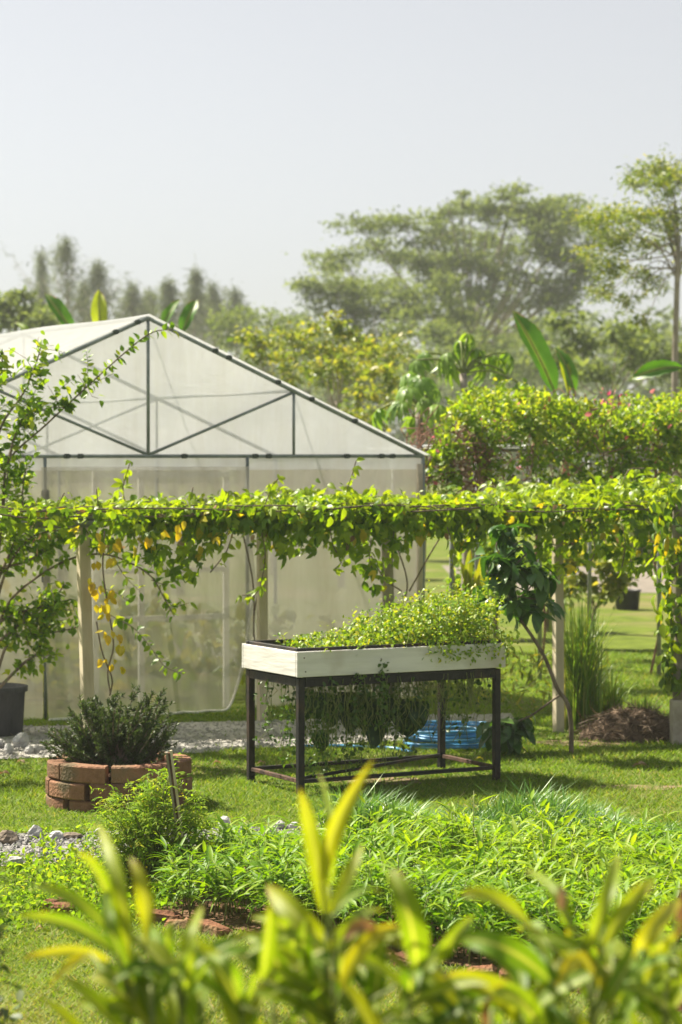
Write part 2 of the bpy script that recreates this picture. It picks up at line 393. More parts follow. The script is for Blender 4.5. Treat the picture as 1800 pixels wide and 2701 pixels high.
def spline(pts, k=6):
    """Catmull-Rom through the points"""
    P_ = [np.asarray(p, float) for p in pts]
    P_ = [2 * P_[0] - P_[1]] + P_ + [2 * P_[-1] - P_[-2]]
    out = []
    for i in range(1, len(P_) - 2):
        a, b, c, d = P_[i - 1], P_[i], P_[i + 1], P_[i + 2]
        for j in range(k):
            t = j / k
            out.append(0.5 * ((2 * b) + (c - a) * t + (2 * a - 5 * b + 4 * c - d) * t * t + (3 * b - a - 3 * c + d) * t ** 3))
    out.append(P_[-2])
    return out

# ---- leaf templates: base at origin, along +Y, face up +Z, length 1
def lance(n=4, wid=0.2, droop=0.25, fold=0.25, peak=0.4, tip=1.0):
    V = [(0, 0, 0)]; F = []
    b = tip; a = b * peak / (1 - peak)
    norm = (peak ** a) * ((1 - peak) ** b)
    rows = []
    for i in range(1, n):
        t = i / n
        h = wid / 2 * (t ** a) * ((1 - t) ** b) / norm
        z = -droop * t * t; y = t * (1 - 0.35 * droop * t)
        k = len(V)
        V += [(-h, y, z + fold * h), (0, y, z), (h, y, z + fold * h)]; rows.append(k)
    k = len(V); V.append((0, 1 - 0.35 * droop, -droop))
    F += [(0, rows[0] + 1, rows[0]), (0, rows[0] + 2, rows[0] + 1)]
    for q in range(len(rows) - 1):
        r0, r1 = rows[q], rows[q + 1]
        F += [(r0, r0 + 1, r1 + 1), (r0, r1 + 1, r1), (r0 + 1, r0 + 2, r1 + 2), (r0 + 1, r1 + 2, r1 + 1)]
    r = rows[-1]
    F += [(r, r + 1, k), (r + 1, r + 2, k)]
    return np.array(V, float), np.array(F, int)
def lobed(angs, lens, n=3, wid=0.42, droop=0.3, stalk=0.12):
    Vs = []; Fs = []; o = 0
    for a, s in zip(angs, lens):
        V, F = lance(n, wid, droop, 0.2, 0.45)
        V = V * s
        c, d = math.cos(R(a)), math.sin(R(a))
        V2 = V.copy(); V2[:, 0] = V[:, 0] * c + V[:, 1] * d; V2[:, 1] = -V[:, 0] * d + V[:, 1] * c + stalk
        Vs.append(V2); Fs.append(F + o); o += len(V)
    return np.concatenate(Vs), np.concatenate(Fs)
T_OV = [lance(4, 0.58, 0.18, 0.35, 0.38), lance(4, 0.5, 0.35, 0.5, 0.42), lance(4, 0.62, 0.05, 0.2, 0.4)]
T_SPI = [lance(4, 0.15, 0.3, 0.4, 0.3), lance(4, 0.11, 0.6, 0.4, 0.3), lance(4, 0.17, 0.15, 0.3, 0.35)]
T_LAN = [lance(4, 0.2, 0.25, 0.4, 0.35), lance(4, 0.16, 0.55, 0.4, 0.3), lance(4, 0.22, 0.1, 0.3, 0.4)]
T_TRI = [lobed((-52, 0, 52), (0.72, 1, 0.72)), lobed((-48, 0, 55), (0.8, 1, 0.7), droop=0.5), lance(4, 0.5, 0.3, 0.4, 0.4)]
T_OBO = [lance(5, 0.36, 0.25, 0.25, 0.55), lance(5, 0.4, 0.45, 0.3, 0.55)]
T_PAP = [lobed((-110, -70, -35, 0, 35, 70, 110), (0.6, 0.8, 0.95, 1, 0.95, 0.8, 0.6), 3, 0.3, 0.75, 0.05), lobed((-100, -60, -25, 10, 40, 75, 115), (0.6, 0.8, 0.95, 1, 0.95, 0.8, 0.6), 3, 0.3, 1.0, 0.05)]
T_ND = [(np.array([(-.09, 0, 0), (.09, 0, 0), (.12, .55, .03), (-.12, .55, .03), (0, 1, -.02)], float), np.array([(0, 1, 2), (0, 2, 3), (3, 2, 4)]))]
T_TINY = [(np.array([(0, 0, 0), (.28, .5, .08), (0, 1, -.08), (-.28, .5, .08)], float), np.array([(0, 1, 2), (0, 2, 3)]))]
T_BIG = [lance(6, 0.72, 0.35, 0.22, 0.3), lance(6, 0.66, 0.6, 0.3, 0.32)]

def unit(a):
    return a / np.maximum(np.linalg.norm(a, axis=-1, keepdims=True), 1e-9)
class Leaves:
    """a list of leaves: where, which way, how big"""
    def __init__(s): s.p = []; s.d = []; s.n = []; s.s = []; s.t = []
    def add(s, p, d, n, sc, t):
        s.p.append(np.atleast_2d(p)); s.d.append(np.atleast_2d(d)); s.n.append(np.atleast_2d(n)); s.s.append(np.atleast_1d(sc)); s.t.append(np.atleast_1d(t))
    def arr(s):
        return np.concatenate(s.p), np.concatenate(s.d), np.concatenate(s.n), np.concatenate(s.s), np.concatenate(s.t)
def frames(d, n):
    d = unit(d); side = unit(np.cross(d, n)); n = np.cross(side, d)
    return side, d, n
def rvec(k, sc=1.0):
    return rng.normal(size=(k, 3)) * sc
VARCACHE = {}
def foliage(L, templates, mat, parent, base, n_ind=0, part='leaf', rest='foliage', rest_kind='stuff'):
    """n_ind leaves that show largest become objects of their own, the others are joined"""
    p, d, n, s, t = L.arr()
    side, d, n = frames(d, n)
    k = len(p)
    tid = rng.integers(0, len(templates), k)
    base = np.asarray(base, float)
    ind = np.zeros(k, bool)
    if n_ind:
        px = 900 + p[:, 0] / p[:, 1] * FPX; py = 1200 + (CAM_H - p[:, 2]) / p[:, 1] * FPX
        vis = (px > -20) & (px < 1820) & (py > 0) & (py < 2720)
        score = s / p[:, 1] * np.where(vis, 1, 0.0) - 0.004 * (p[:, 1] - p[:, 1].min()) / 1.0
        ind[np.argsort(-score)[:n_ind]] = True
        ind &= vis
    for i in np.where(ind)[0]:
        q = min(4, int(t[i] * 5))
        key = (id(templates), tid[i], q, mat.name)
        if key not in VARCACHE:
            V, F = templates[tid[i]]
            VARCACHE[key] = mesh_np(part, V, F, mat, tint=min(1.0, (q + 0.5) / 5))
        o = put(part, VARCACHE[key], parent)
        mm = Matrix.Identity(4)
        for r_ in range(3):
            mm[r_][0] = side[i, r_] * s[i]; mm[r_][1] = d[i, r_] * s[i]; mm[r_][2] = n[i, r_] * s[i]; mm[r_][3] = p[i, r_] - base[r_]
        o.matrix_local = mm
    j = ~ind
    if j.sum() == 0: return None
    Vs = []; Fs = []; Ts = []; o = 0
    for q, (V, F) in enumerate(templates):
        m = j & (tid == q)
        c = int(m.sum())
        if not c: continue
        W = (V[None, :, 0:1] * side[m][:, None, :] + V[None, :, 1:2] * d[m][:, None, :] + V[None, :, 2:3] * n[m][:, None, :]) * s[m][:, None, None] + (p[m] - base)[:, None, :]
        nv = len(V)
        Vs.append(W.reshape(-1, 3))
        Fs.append((F[None] + (np.arange(c) * nv)[:, None, None]).reshape(-1, 3) + o)
        Ts.append(np.repeat(t[m], len(F)))
        o += c * nv
    me = mesh_np(rest, np.concatenate(Vs), np.concatenate(Fs), mat, tint=np.clip(np.concatenate(Ts), 0, 1))
    ob = put(rest, me, parent, None if parent is not None else base)
    if rest_kind: ob['kind'] = rest_kind
    return ob
def ribbon(base, ctrl, tip, wid, nrm, n=10, wave=0.06, fold=0.3, peak=0.45, thick=0.0, ragged=0.0):
    """one large leaf along a bent midrib, with a crease and wavy edges"""
    b, c, e = (np.asarray(v, float) for v in (base, ctrl, tip))
    ts = np.linspace(0, 1, n + 1)
    pts = [(1 - t) ** 2 * b + 2 * t * (1 - t) * c + t * t * e for t in ts]
    a_ = peak / (1 - peak) * 0.8
    norm = peak ** a_ * (1 - peak) ** 0.8
    V = []; F = []
    ph = random.random() * 6
    for i, t in enumerate(ts):
        tan = unit(2 * (1 - t) * (c - b) + 2 * t * (e - c))
        sd = unit(np.cross(tan, nrm)); nn = np.cross(sd, tan)
        h = wid / 2 * max(t, 0.004) ** a_ * max(1 - t, 0.002) ** 0.8 / norm
        if i == 0: h = wid * 0.04
        L_ = np.linalg.norm(e - b)
        for q in (-1, -0.55, 0, 0.55, 1):
            zz = fold * h * abs(q) ** 1.3 + wave * wid * abs(q) * math.sin(ph + t * 11 + q * 1.5) - (fold * h * 0.12 if q == 0 else 0)
            hh = h * q * (1 + (ragged * random.uniform(-1, 0.2) if abs(q) == 1 else 0))
            V.append(pts[i] + sd * hh + nn * zz)
    for i in range(n):
        for q in range(4):
            k = i * 5 + q
            F.append((k, k + 1, k + 6, k + 5))
    return np.array(V), F

# ================================================================= THE SETTING
def pip(x, y, poly):
    inside = np.zeros(len(x), bool)
    m = len(poly)
    for i in range(m):
        x0, y0 = poly[i][:2]; x1, y1 = poly[(i + 1) % m][:2]
        c = ((y0 > y) != (y1 > y)) & (x < (x1 - x0) * (y - y0) / (y1 - y0 + 1e-12) + x0)
        inside ^= c
    return inside
def polysheet(name, pts, z, mat, smoothk=4):
    me = mesh_np(name, [(p[0], p[1], z) for p in pts], [tuple(range(len(pts)))], mat, smooth=False)
    o = put(name, me)
    # counter-clockwise so that it faces up
    if me.polygons[0].normal.z < 0:
        me.flip_normals()
    return tag(o, kind='structure')
def pxpoly(far, near):
    a = spline([G(*p) for p in far], 5); b = spline([G(*p) for p in near], 5)
    a = [p + np.array((0, random.uniform(-.05, .05), 0)) for p in a]
    b = [p + np.array((0, random.uniform(-.05, .05), 0)) for p in b]
    return [tuple(p) for p in a + b]
GR = 420.0
g = put('ground', mesh_np('ground', [(-GR, -GR, 0), (GR, -GR, 0), (GR, GR, 0), (-GR, GR, 0)], [(0, 1, 2, 3)], M['lawn'], smooth=False))
tag(g, kind='structure')
PATH = pxpoly([(-700, 1930), (0, 1918), (640, 1903), (1000, 1893), (1350, 1884)], [(1370, 1925), (1000, 1958), (640, 1978), (450, 1990), (0, 2003), (-700, 2022)])
STRIP = pxpoly([(-500, 2208), (0, 2203), (250, 2196), (600, 2188), (900, 2180), (1300, 2172)], [(1300, 2196), (1000, 2205), (800, 2216), (550, 2228), (270, 2264), (0, 2292), (-500, 2345)])
BED = [tuple(G(*p)) for p in [(405, 2420), (610, 2452), (1000, 2522), (1560, 2600), (2150, 2700), (2500, 2260), (2200, 2205), (1300, 2225), (830, 2250), (600, 2290), (500, 2340)]]
M['palegravel'] = surf('pale_gravel', (0.3, 0.29, 0.28), (0.52, 0.5, 0.47), 30, 0.9, 0.2, 1.0, 90, c3=(0.42, 0.39, 0.35), s3=1.2)
polysheet('gravel_path', PATH, 0.006, M['palegravel'])
polysheet('gravel_strip', STRIP, 0.006, M['gravel'])
polysheet('bed_soil', BED, 0.008, M['soil'])
polysheet('road', [(2.0, 38.5), (14, 38.5), (14, 48), (2.0, 48)], 0.004, M['road'])
PATCH = []
for (px_, py_, rx, ry) in ((1690, 2078, .3, .12), (1540, 1962, .4, .2), (1010, 2060, .3, .2)):
    c_ = G(px_, py_)
    PATCH.append([(c_[0] + rx * math.cos(a_) * (1 + .25 * math.sin(3 * a_ + px_)), c_[1] + ry * math.sin(a_) * (1 + .2 * math.sin(4 * a_))) for a_ in np.linspace(0, 6.28, 30)[:-1]])
M['dry_soil'] = surf('dry_soil', (0.16, 0.12, 0.07), (0.27, 0.2, 0.12), 8, 0.95, 0.1, 0.8, 50, c3=(0.12, 0.14, 0.03), s3=7)
for pt in PATCH: polysheet('bare_patch', pt, 0.003, M['dry_soil'])
# ---- lawn grass: uncountable
def lawn():
    k = 400000
    D = np.sqrt(rng.uniform(7.5 ** 2, 27 ** 2, k)) if False else rng.uniform(8.3, 27, k) ** 1.0
    keep = rng.random(k) < np.clip(1.25 - D / 34, 0.2, 1)
    D = D[keep]; k = len(D)
    x = rng.uniform(-0.2, 0.2, k) * D
    ok = ~(pip(x, D, PATH) | pip(x, D, STRIP) | pip(x, D, BED)) & ~((D > 20.6 + 0.528 * (x + 1.634)) & (x < 0.9))
    for pt in PATCH: ok &= ~pip(x, D, pt) | (rng.random(k) < .3)
    ok |= (rng.random(k) < 0.012)
    x, D = x[ok], D[ok]; k = len(D)
    # patchy growth
    pn = np.sin(x * 2.1 + 1.3 * np.sin(D * 1.1)) * np.sin(D * 1.7 + 1.1 * np.sin(x * 1.6)) + 0.5 * np.sin(x * 5.3 + D * 3.1)
    h = rng.uniform(0.012, 0.032, k) * (1 + 0.25 * pn) * (1 + (D > 15) * 0.3)
    wd = rng.uniform(0.0022, 0.0045, k) * (1 + np.clip(D - 12, 0, 12) * 0.08)
    a = rng.uniform(0, 2 * np.pi, k); ln = rng.uniform(0.4, 2.0, k) * h; b = rng.uniform(0, 2 * np.pi, k)
    p = np.stack([x, D, np.zeros(k)], 1)
    sd = np.stack([np.cos(a), np.sin(a), np.zeros(k)], 1) * wd[:, None]
    tip = p + np.stack([np.cos(b) * ln, np.sin(b) * ln, h], 1)
    V = np.stack([p - sd, p + sd, tip], 1).reshape(-1, 3)
    F = np.arange(3 * k).reshape(-1, 3)
    t = np.clip(0.36 + 0.11 * pn + rng.normal(0, 0.2, k) + np.clip((11.5 - D) * .14, 0, .3), 0, 1)
    t = np.where(rng.random(k) < np.clip(.06 + (12.5 - D) * .07, .05, .3), rng.uniform(.8, 1, k), t)
    o = put('grass', mesh_np('grass', V, F, M['blade'], tint=t, smooth=False))
    tag(o, 'short green lawn grass covering the ground', 'grass', kind='stuff')
lawn()
# ---- pebbles of the gravel: uncountable
def pebbles(name, poly, k, smin, smax, label, mat='pebble'):
    xs = [p[0] for p in poly]; ys = [p[1] for p in poly]
    x = rng.uniform(max(min(xs), -5), min(max(xs), 4), k); y = rng.uniform(min(ys), max(ys), k)
    ok = pip(x, y, poly); x, y = x[ok], y[ok]; k = len(x)
    base = np.array([(1, 0, 0), (-1, 0, 0), (0, 1, 0), (0, -1, 0), (0, 0, 1), (0, 0, -1)], float)
    Fo = np.array([(0, 2, 4), (2, 1, 4), (1, 3, 4), (3, 0, 4), (2, 0, 5), (1, 2, 5), (3, 1, 5), (0, 3, 5)])
    s = rng.uniform(smin, smax, k) ** 1.0
    V = base[None] * rng.uniform(0.6, 1.2, (k, 6, 1)) * s[:, None, None]
    V[..., 2] *= 0.7
    a = rng.uniform(0, 6.3, k)
    c, d = np.cos(a)[:, None], np.sin(a)[:, None]
    X = V[..., 0] * c - V[..., 1] * d; Y = V[..., 0] * d + V[..., 1] * c
    V = np.stack([X + x[:, None], Y + y[:, None], V[..., 2] + 0.006 + s[:, None] * 0.3], -1)
    F = (Fo[None] + (np.arange(k) * 6)[:, None, None]).reshape(-1, 3)
    o = put(name, mesh_np(name, V.reshape(-1, 3), F, M[mat], smooth=False))
    tag(o, label, 'gravel', kind='stuff')
pebbles('pebbles', STRIP, 9000, 0.006, 0.022, 'grey pebbles lying loose on the gravel strip')
pebbles('pebbles', PATH, 9000, 0.006, 0.018, 'pale pebbles lying loose on the wide gravel path', 'palegravel')

# ================================================================= GREENHOUSE
GA = R(27.8); GO = np.array((-1.634, 20.5, 0.0))
def ghw(a, b, z):      # greenhouse local -> world
    return np.array((GO[0] + a * math.cos(GA) - b * math.sin(GA), GO[1] + a * math.sin(GA) + b * math.cos(GA), z))
def greenhouse():
    t = thing('greenhouse', 'gabled greenhouse of white plastic film and beige net on a dark pipe frame', 'greenhouse', GO, GA)
    W, E, A, LEN = 2.68, 2.19, 3.36, 12.0
    pr = 0.0165
    front = {}
    rz = lambda a: A - (A - E) * abs(a) / W
    for i, b in enumerate((0.0, 3.0, 6.0, 9.0, 12.0)):
        m = M['ghpipe']
        for s_ in (-1, 1):
            rf = MB().tube([(s_ * W, b, E), (0, b, A)], pr * 1.15, 8).build('rafter', m, t, True)
            if i == 0: front[s_] = rf
            MB().tube([(s_ * 1.38, b, E), (s_ * 1.38, b, rz(1.38))], pr * 0.8, 8).build('queen_post', m, t, True)
            MB().tube([(0, b, E + 0.01), (s_ * 1.38, b, rz(1.38) - 0.01)], pr * 0.8, 8).build('strut', m, t, True)
            MB().tube([(s_ * W, b, -0.02), (s_ * W, b, E)], pr * 1.1, 8).build('corner_post' if b in (0, 12) else 'side_post', m, t, True)
        MB().tube([(0, b, E), (0, b, A)], pr * 0.9, 8).build('king_post', m, t, True)
        tb = MB().tube([(-W, b, E), (W, b, E)], pr, 8).build('tie_beam', m, t, True)
        if i == 0: front[0] = tb
        if i in (0, 4):
            for s_ in (-0.93, 0.93):
                wp = MB().tube([(s_, b, -0.02), (s_, b, E)], pr * 0.95, 8).build('wall_post', m, t, True)
                if i == 0 and s_ < 0: front['post'] = wp
    for a in (0, -W, W, -1.38, 1.38):
        MB().tube([(a, 0, rz(a)), (a, LEN, rz(a))], pr * 0.8, 6).build('purlin', M['ghpipe'], t, True)
    # connectors, dark and knobby
    for a in (-2.3, -1.62, -1.53, -0.3, -0.1, 0.62, 0.75, 1.22, 1.55, 1.98):
        MB().box((a, -0.012, rz(a) + 0.006), (0.055, 0.045, 0.042), 0.01).build('clamp', M['clamp'], front[1 if a > 0 else -1], False)
    for a in (-1.9, -0.74, -0.62, 0.33, 1.0, 1.13, 1.9, 2.25, 2.36):
        MB().box((a, -0.012, E), (0.06, 0.045, 0.042), 0.01).build('clamp', M['clamp'], front[0], False)
    for z in (1.85, 1.2):
        MB().box((-0.93, -0.01, z), (0.06, 0.06, 0.13), 0.012).build('clamp', M['clamp'], front['post'], False)
    # roof film, sagging a little between the frames
    for s_ in (-1, 1):
        V = []; F = []; na, nb = 8, 48
        for j in range(nb + 1):
            b = -0.03 + (LEN + 0.06) * j / nb
            for i in range(na + 1):
                a = (W + 0.06) * i / na
                sag = 0.035 * abs(math.sin(math.pi * b / 3.0)) * math.sin(math.pi * min(1, a / W)) + 0.008 * math.sin(a * 9 + b * 2)
                V.append((s_ * a, b, A - (A - E) * a / W + 0.032 - sag))
        for j in range(nb):
            for i in range(na):
                k = j * (na + 1) + i; f = (k, k + 1, k + na + 2, k + na + 1)
                F.append(f if s_ > 0 else f[::-1])
        put('roof_film', mesh_np('roof_film', V, F, M['roof']), t)
    # gable film behind the front and back frames
    for b in (0.035, LEN - 0.035):
        V = []; F = []; na, nz = 30, 8
        for i in range(na + 1):
            a = -W + 2 * W * i / na
            for k in range(nz + 1):
                z = E + (rz(a) - E) * k / nz
                V.append((a, b + 0.02 * math.sin(a * 3.1 + z * 2) + 0.012 * math.sin(a * 6 - z * 9 + 2 * math.sin(a * 2)), z))
        for i in range(na):
            for k in range(nz):
                q = i * (nz + 1) + k; F.append((q, q + nz + 1, q + nz + 2, q + 1))
        put('gable_film', mesh_np('gable_film', V, F, M['gable']), t)
    # film hem hanging below the tie beam, then net
    def sheet(name, a0, a1, z0, z1, b0, mat, na=24, nz=14, wob=0.012, off=None, along='a', bottom=None):
        V = []; F = []
        for i in range(na + 1):
            u = i / na; a = a0 + (a1 - a0) * u
            zb = z0 if bottom is None else bottom(u)
            for k in range(nz + 1):
                v = k / nz; z = zb + (z1 - zb) * v
                d = wob * math.sin(a * 4.3 + z * 1.7) + 0.5 * wob * math.sin(a * 13 + z)
                if off: d += off(u, v)
                V.append((a, b0 + d, z) if along == 'a' else (b0 + d, a, z))
        for i in range(na):
            for k in range(nz):
                q = i * (nz + 1) + k; F.append((q, q + nz + 1, q + nz + 2, q + 1))
        return put(name, mesh_np(name, V, F, mat), t)
    sheet('film_hem', -W, W, 2.07, E - 0.01, 0.03, M['gable'], 40, 2, 0.01)
    sheet('net_panel', -W, -0.93, 0.0, 2.1, 0.05, M['net'])
    sheet('net_panel', 0.95, W, 0.0, 2.1, 0.05, M['net'])
    for s_ in (-1, 1):
        sheet('side_net', 0.03, LEN - 0.03, 0.0, 2.19, s_ * (W + 0.02), M['net'], 60, 8, 0.015, along='b')
    sheet('net_panel', -W, W, 0.0, 2.1, LEN - 0.05, M['net'])
    # the loose curtain of the doorway: hem rounded up at its right corner
    def hem(u):
        return 0.02 + (0.0 if u < 0.80 else 0.95 * ((u - 0.80) / 0.20) ** 2.6)
    sheet('curtain', -0.98, 0.93, 0.0, 2.1, -0.045, M['curtain'], 60, 26, 0.012,
          off=lambda u, v: -0.17 * (1 - v) ** 2.2 + 0.03 * (1 - v) * math.sin(u * 34 + 2 * math.sin(u * 9)) * (0.3 + u), bottom=hem)
    hp = []
    for i in range(61):
        u = i / 60; a = -0.98 + 1.91 * u; z = hem(u)
        v = (z - 0.02) / 2.1
        hp.append((a, -0.047 - 0.17 * (1 - v) ** 2.2 + 0.03 * (1 - v) * math.sin(u * 34 + 2 * math.sin(u * 9)) * (0.3 + u), z))
    cu = [o for o in t.children if o.name.startswith('curtain')][0]
    MB().tube(hp, .011, 5).build('hem', M['doorframe'], cu, True)
    d = M['doorframe']
    door = MB().box((-0.42, 0.16, 1.03), (0.05, 0.03, 2.06)).box((0.80, 0.16, 1.03), (0.05, 0.03, 2.06)).build('door', d, t)
    MB().box((0.0, 0.16, 1.03), (0.05, 0.03, 2.06)).build('stile', d, door)
    for z in (0.80, 1.21, 2.03):
        MB().box((0.19, 0.145, z), (1.26, 0.03, 0.045)).build('rail', d, door)
    MB().tube([(2.62, -0.05, -0.02), (2.62, -0.05, 2.12)], 0.028, 10).build('corner_pole', M['post'], t, True)
    return t
greenhouse()
def crops():
    L = Leaves()
    for row in (-1.9, -1.1, -0.3, 0.5, 1.3, 2.1):
        for b in np.arange(0.9, 11.0, 0.55):
            k = 22
            hh = rng.uniform(0.45, 0.85)
            c = ghw(row + rng.normal(0, .05), b, 0)
            p = c + np.stack([rng.normal(0, .16, k), rng.normal(0, .16, k), rng.uniform(0.05, hh, k)], 1)
            L.add(p, rvec(k) + (0, 0, .2), rvec(k, .5) + (0, 0, 1), rng.uniform(.12, .24, k), rng.uniform(0, 1, k))
    o = foliage(L, T_OV, M['lf_light'], None, (0, 0, 0), 0, rest='greenhouse_crop')
    tag(o, 'green crop growing in rows inside the greenhouse, blurred by the net', 'crop', kind='stuff')
crops()

# ================================================================= PERGOLA WITH PASSION VINE
PA = R(25.0)
PF = G(236, 2000)                       # foot of its front left post
def pw(a, b, z):
    return np.array((PF[0] + a * math.cos(PA) - b * math.sin(PA), PF[1] + a * math.sin(PA) + b * math.cos(PA), z))
def pergola():
    t = thing('pergola', 'low pergola of pale square posts and grey pipes carrying a passion vine', 'pergola', PF, PA)
    def post(a, b, h, wd, mat, lean=0.0):
        mb = MB().box((0, 0, h / 2 - 0.02), (wd, wd, h + 0.04), 0.006)
        o = mb.build('post', mat, t); o.location = (a, b, 0); o.rotation_euler = (0, lean, R(2) * random.uniform(-1, 1))
        return o
    post(0, 0, 1.72, 0.082, M['post'], R(-1.6))
    post(3.92, 0.0, 1.72, 0.072, M['post'], R(-0.4))
    post(2.1, 1.72, 1.72, 0.075, M['post'])
    for a, b, h, r in ((3.25, 1.72, 1.72, 0.05),):
        MB().tube([(a, b, -.03), (a + .01, b, 0.9), (a - .01, b, h)], [r * 1.05, r, r * .9], 10).build('round_post', M['greypost'], t, True)
    for b, z in ((0, 1.745), (1.72, 1.68)):
        MB().tube([(-2.6, b, z), (5.6, b, z)], 0.022, 8).build('long_pipe', M['pipe'], t, True)
    MB().tube([(-2.4, -.03, 1.70), (0.12, -.03, 1.70)], 0.026, 10).build('short_pipe', M['pipe'], t, True)
    for a in (-1.9, -0.6, 0.7, 2.0, 3.3, 4.6):
        MB().tube([(a, -.12, 1.785), (a, 1.84, 1.71)], 0.016, 6).build('cross_pipe', M['pipe'], t, True)
    return t
pergola()
def vine():
    base = pw(2.1, 0.9, 1.78)
    t = thing('passion_vine', 'lush passion vine with lobed leaves spread over the pergola', 'vine', base)
    L = Leaves()
    bump = lambda a, b: 0.055 * np.sin(a * 3.1 + 1.0) + 0.045 * np.sin(a * 7.3 + b * 4) + 0.035 * np.sin(a * 13.7 + b * 7)
    k = 5600
    a = rng.uniform(-2.6, 5.9, k); b = rng.uniform(-0.22, 1.95, k)
    dens = np.where(a < 0.2, 0.45, 1.0)
    keep = rng.random(k) < dens; a, b = a[keep], b[keep]; k = len(a)
    right = np.clip((a - 3.9) / 1.2, 0, 1)
    z = 1.78 + bump(a, b) * .7 + 0.05 * np.clip((a - 0.2), 0, 1) + right * 0.14 + rng.normal(0, 0.035, k)
    z -= rng.random(k) ** 2 * 0.12
    c, s_ = math.cos(PA), math.sin(PA)
    Wp = np.stack([PF[0] + a * c - b * s_, PF[1] + a * s_ + b * c, z], 1)
    d = rvec(k); d[:, 2] = d[:, 2] * 0.4 - 0.35
    n = rvec(k, 0.45) + (0, 0, 1)
    L.add(Wp, d, n, rng.uniform(.04, .125, k), np.clip(rng.normal(.48, .17, k), 0, .72))
    # fringe hanging down at the front edge, in tongues
    k = 3000
    a = rng.uniform(-2.6, 5.9, k)
    ln = 0.23 + 0.11 * np.sin(a * 3.3 + 0.6) + 0.09 * np.sin(a * 8.1 + 2)
    ln = np.where(a < 0.25, ln * 0.55, ln) + np.clip((a - 4.3), 0, 1) * 0.25
    keep = rng.random(k) < np.where(a < .25, .4, 1); a, ln = a[keep], ln[keep]; k = len(a)
    z = 1.83 - rng.random(k) ** 1.5 * np.maximum(ln, 0.07) * 1.5
    b = rng.normal(-0.13, 0.09, k)
    Wp = np.stack([PF[0] + a * c - b * s_, PF[1] + a * s_ + b * c, z], 1)
    d = rvec(k, .45) + (0, 0, -1); n = rvec(k, .5) + (s_ * .8, -c * .8, .35)
    L.add(Wp, d, n, rng.uniform(.06, .125, k), np.where(rng.random(k) < .06, .95, np.clip(rng.normal(.3, .17, k), 0, .65)))
    # leaves hiding the front pipe along the middle
    k = 900
    a = rng.uniform(.2, 3.7, k); z = rng.normal(1.755, .045, k); b = rng.normal(-.12, .05, k)
    L.add(np.stack([PF[0] + a * c - b * s_, PF[1] + a * s_ + b * c, z], 1), rvec(k, .5) + (0, 0, -.8), rvec(k, .5) + (s_ * .6, -c * .6, .6), rng.uniform(.06, .125, k), np.clip(rng.normal(.4, .17, k), 0, .7))
    # back edge
    k = 900
    a = rng.uniform(-2.4, 5.9, k); z = 1.86 - rng.random(k) ** 1.4 * .4; b = rng.normal(1.85, .08, k)
    L.add(np.stack([PF[0] + a * c - b * s_, PF[1] + a * s_ + b * c, z], 1), rvec(k, .5) + (0, 0, -1), rvec(k, .6) + (0, -.5, .4), rng.uniform(.06, .12, k), np.clip(rng.normal(.35, .2, k), 0, 1))
    # trailing shoots with stems
    stems = MB()
    def shoot(pts, lo=.06, hi=.11, every=.05, tint=(.3, .6), r=.0045):
        q = spline(pts, 8)
        stems.tube(q, [r] * len(q), 5)
        acc = 0
        for i in range(1, len(q)):
            acc += np.linalg.norm(q[i] - q[i - 1])
            if acc > every:
                acc = 0
                L.add(q[i], rvec(1, .6) + (0, 0, -.6), rvec(1, .6) + (0, -.6, .5), rng.uniform(lo, hi), rng.uniform(*tint))
    D0 = 18.0
    for pts in ([(870, 1390), (880, 1440), (900, 1480), (885, 1500)], [(980, 1420), (975, 1470), (985, 1515), (960, 1500)], [(1040, 1400), (1035, 1450), (1042, 1480)],
                [(910, 1400), (915, 1440), (908, 1470)], [(620, 1390), (600, 1450), (580, 1480), (555, 1510)], [(500, 1390), (480, 1420), (470, 1440)], [(690, 1400), (700, 1470), (680, 1560), (640, 1570)],
                [(1180, 1390), (1200, 1460), (1190, 1500)], [(1560, 1400), (1570, 1450), (1560, 1480)], [(1640, 1380), (1650, 1440), (1640, 1500)]):
        X = P(*pts[0], D0)
        a = ((X[0] - PF[0]) * c + (X[1] - PF[1]) * s_)
        DD = pw(a, -.1, 0)[1]
        shoot([P(x, y, DD + random.uniform(-.03, .03)) for x, y in pts])
    # shoots standing up out of the top
    for pts in ([(700, 1330), (720, 1280), (735, 1262)], [(905, 1320), (925, 1265), (940, 1215)], [(340, 1350), (325, 1290), (345, 1215)], [(500, 1330), (510, 1285)], [(1640, 1280), (1660, 1240), (1700, 1235)], [(150, 1340), (170, 1300)], [(260, 1340), (255, 1290)]):
        X = P(*pts[0], D0); a = ((X[0] - PF[0]) * c + (X[1] - PF[1]) * s_)
        DD = pw(a, .2, 0)[1]
        shoot([P(x, y, DD) for x, y in pts], .07, .11, .035, (.4, .75))
    # bare twining stems below the canopy
    for pts in ([(1056, 1880), (1050, 1650), (1075, 1540), (1040, 1420)], [(700, 1900), (670, 1640), (705, 1480), (690, 1390)], [(670, 1680), (668, 1540), (640, 1400)], [(960, 1430), (1010, 1520), (1060, 1560)], [(1080, 1560), (1130, 1470), (1160, 1420)]):
        stems.tube(spline([P(x, y, 20.2) for x, y in pts], 8), .007, 5)
    # the canes along the frame
    for i in range(34):
        a0 = random.uniform(-2.5, 4); b0 = random.choice((random.uniform(-.2, -.08), random.uniform(-.1, 1.8)))
        stems.tube(spline([pw(a0 + j * .5, b0 + random.uniform(-.15, .15), 1.77 + random.uniform(-.02, .06)) for j in range(5)], 4), .006, 5)
    foliage(L, T_TRI, M['lf_vine'], t, base, 300)
    Dd = Leaves(); k = 110
    a = rng.uniform(-2.4, 5.6, k); z = rng.uniform(1.5, 1.85, k); b = rng.normal(-.14, .06, k)
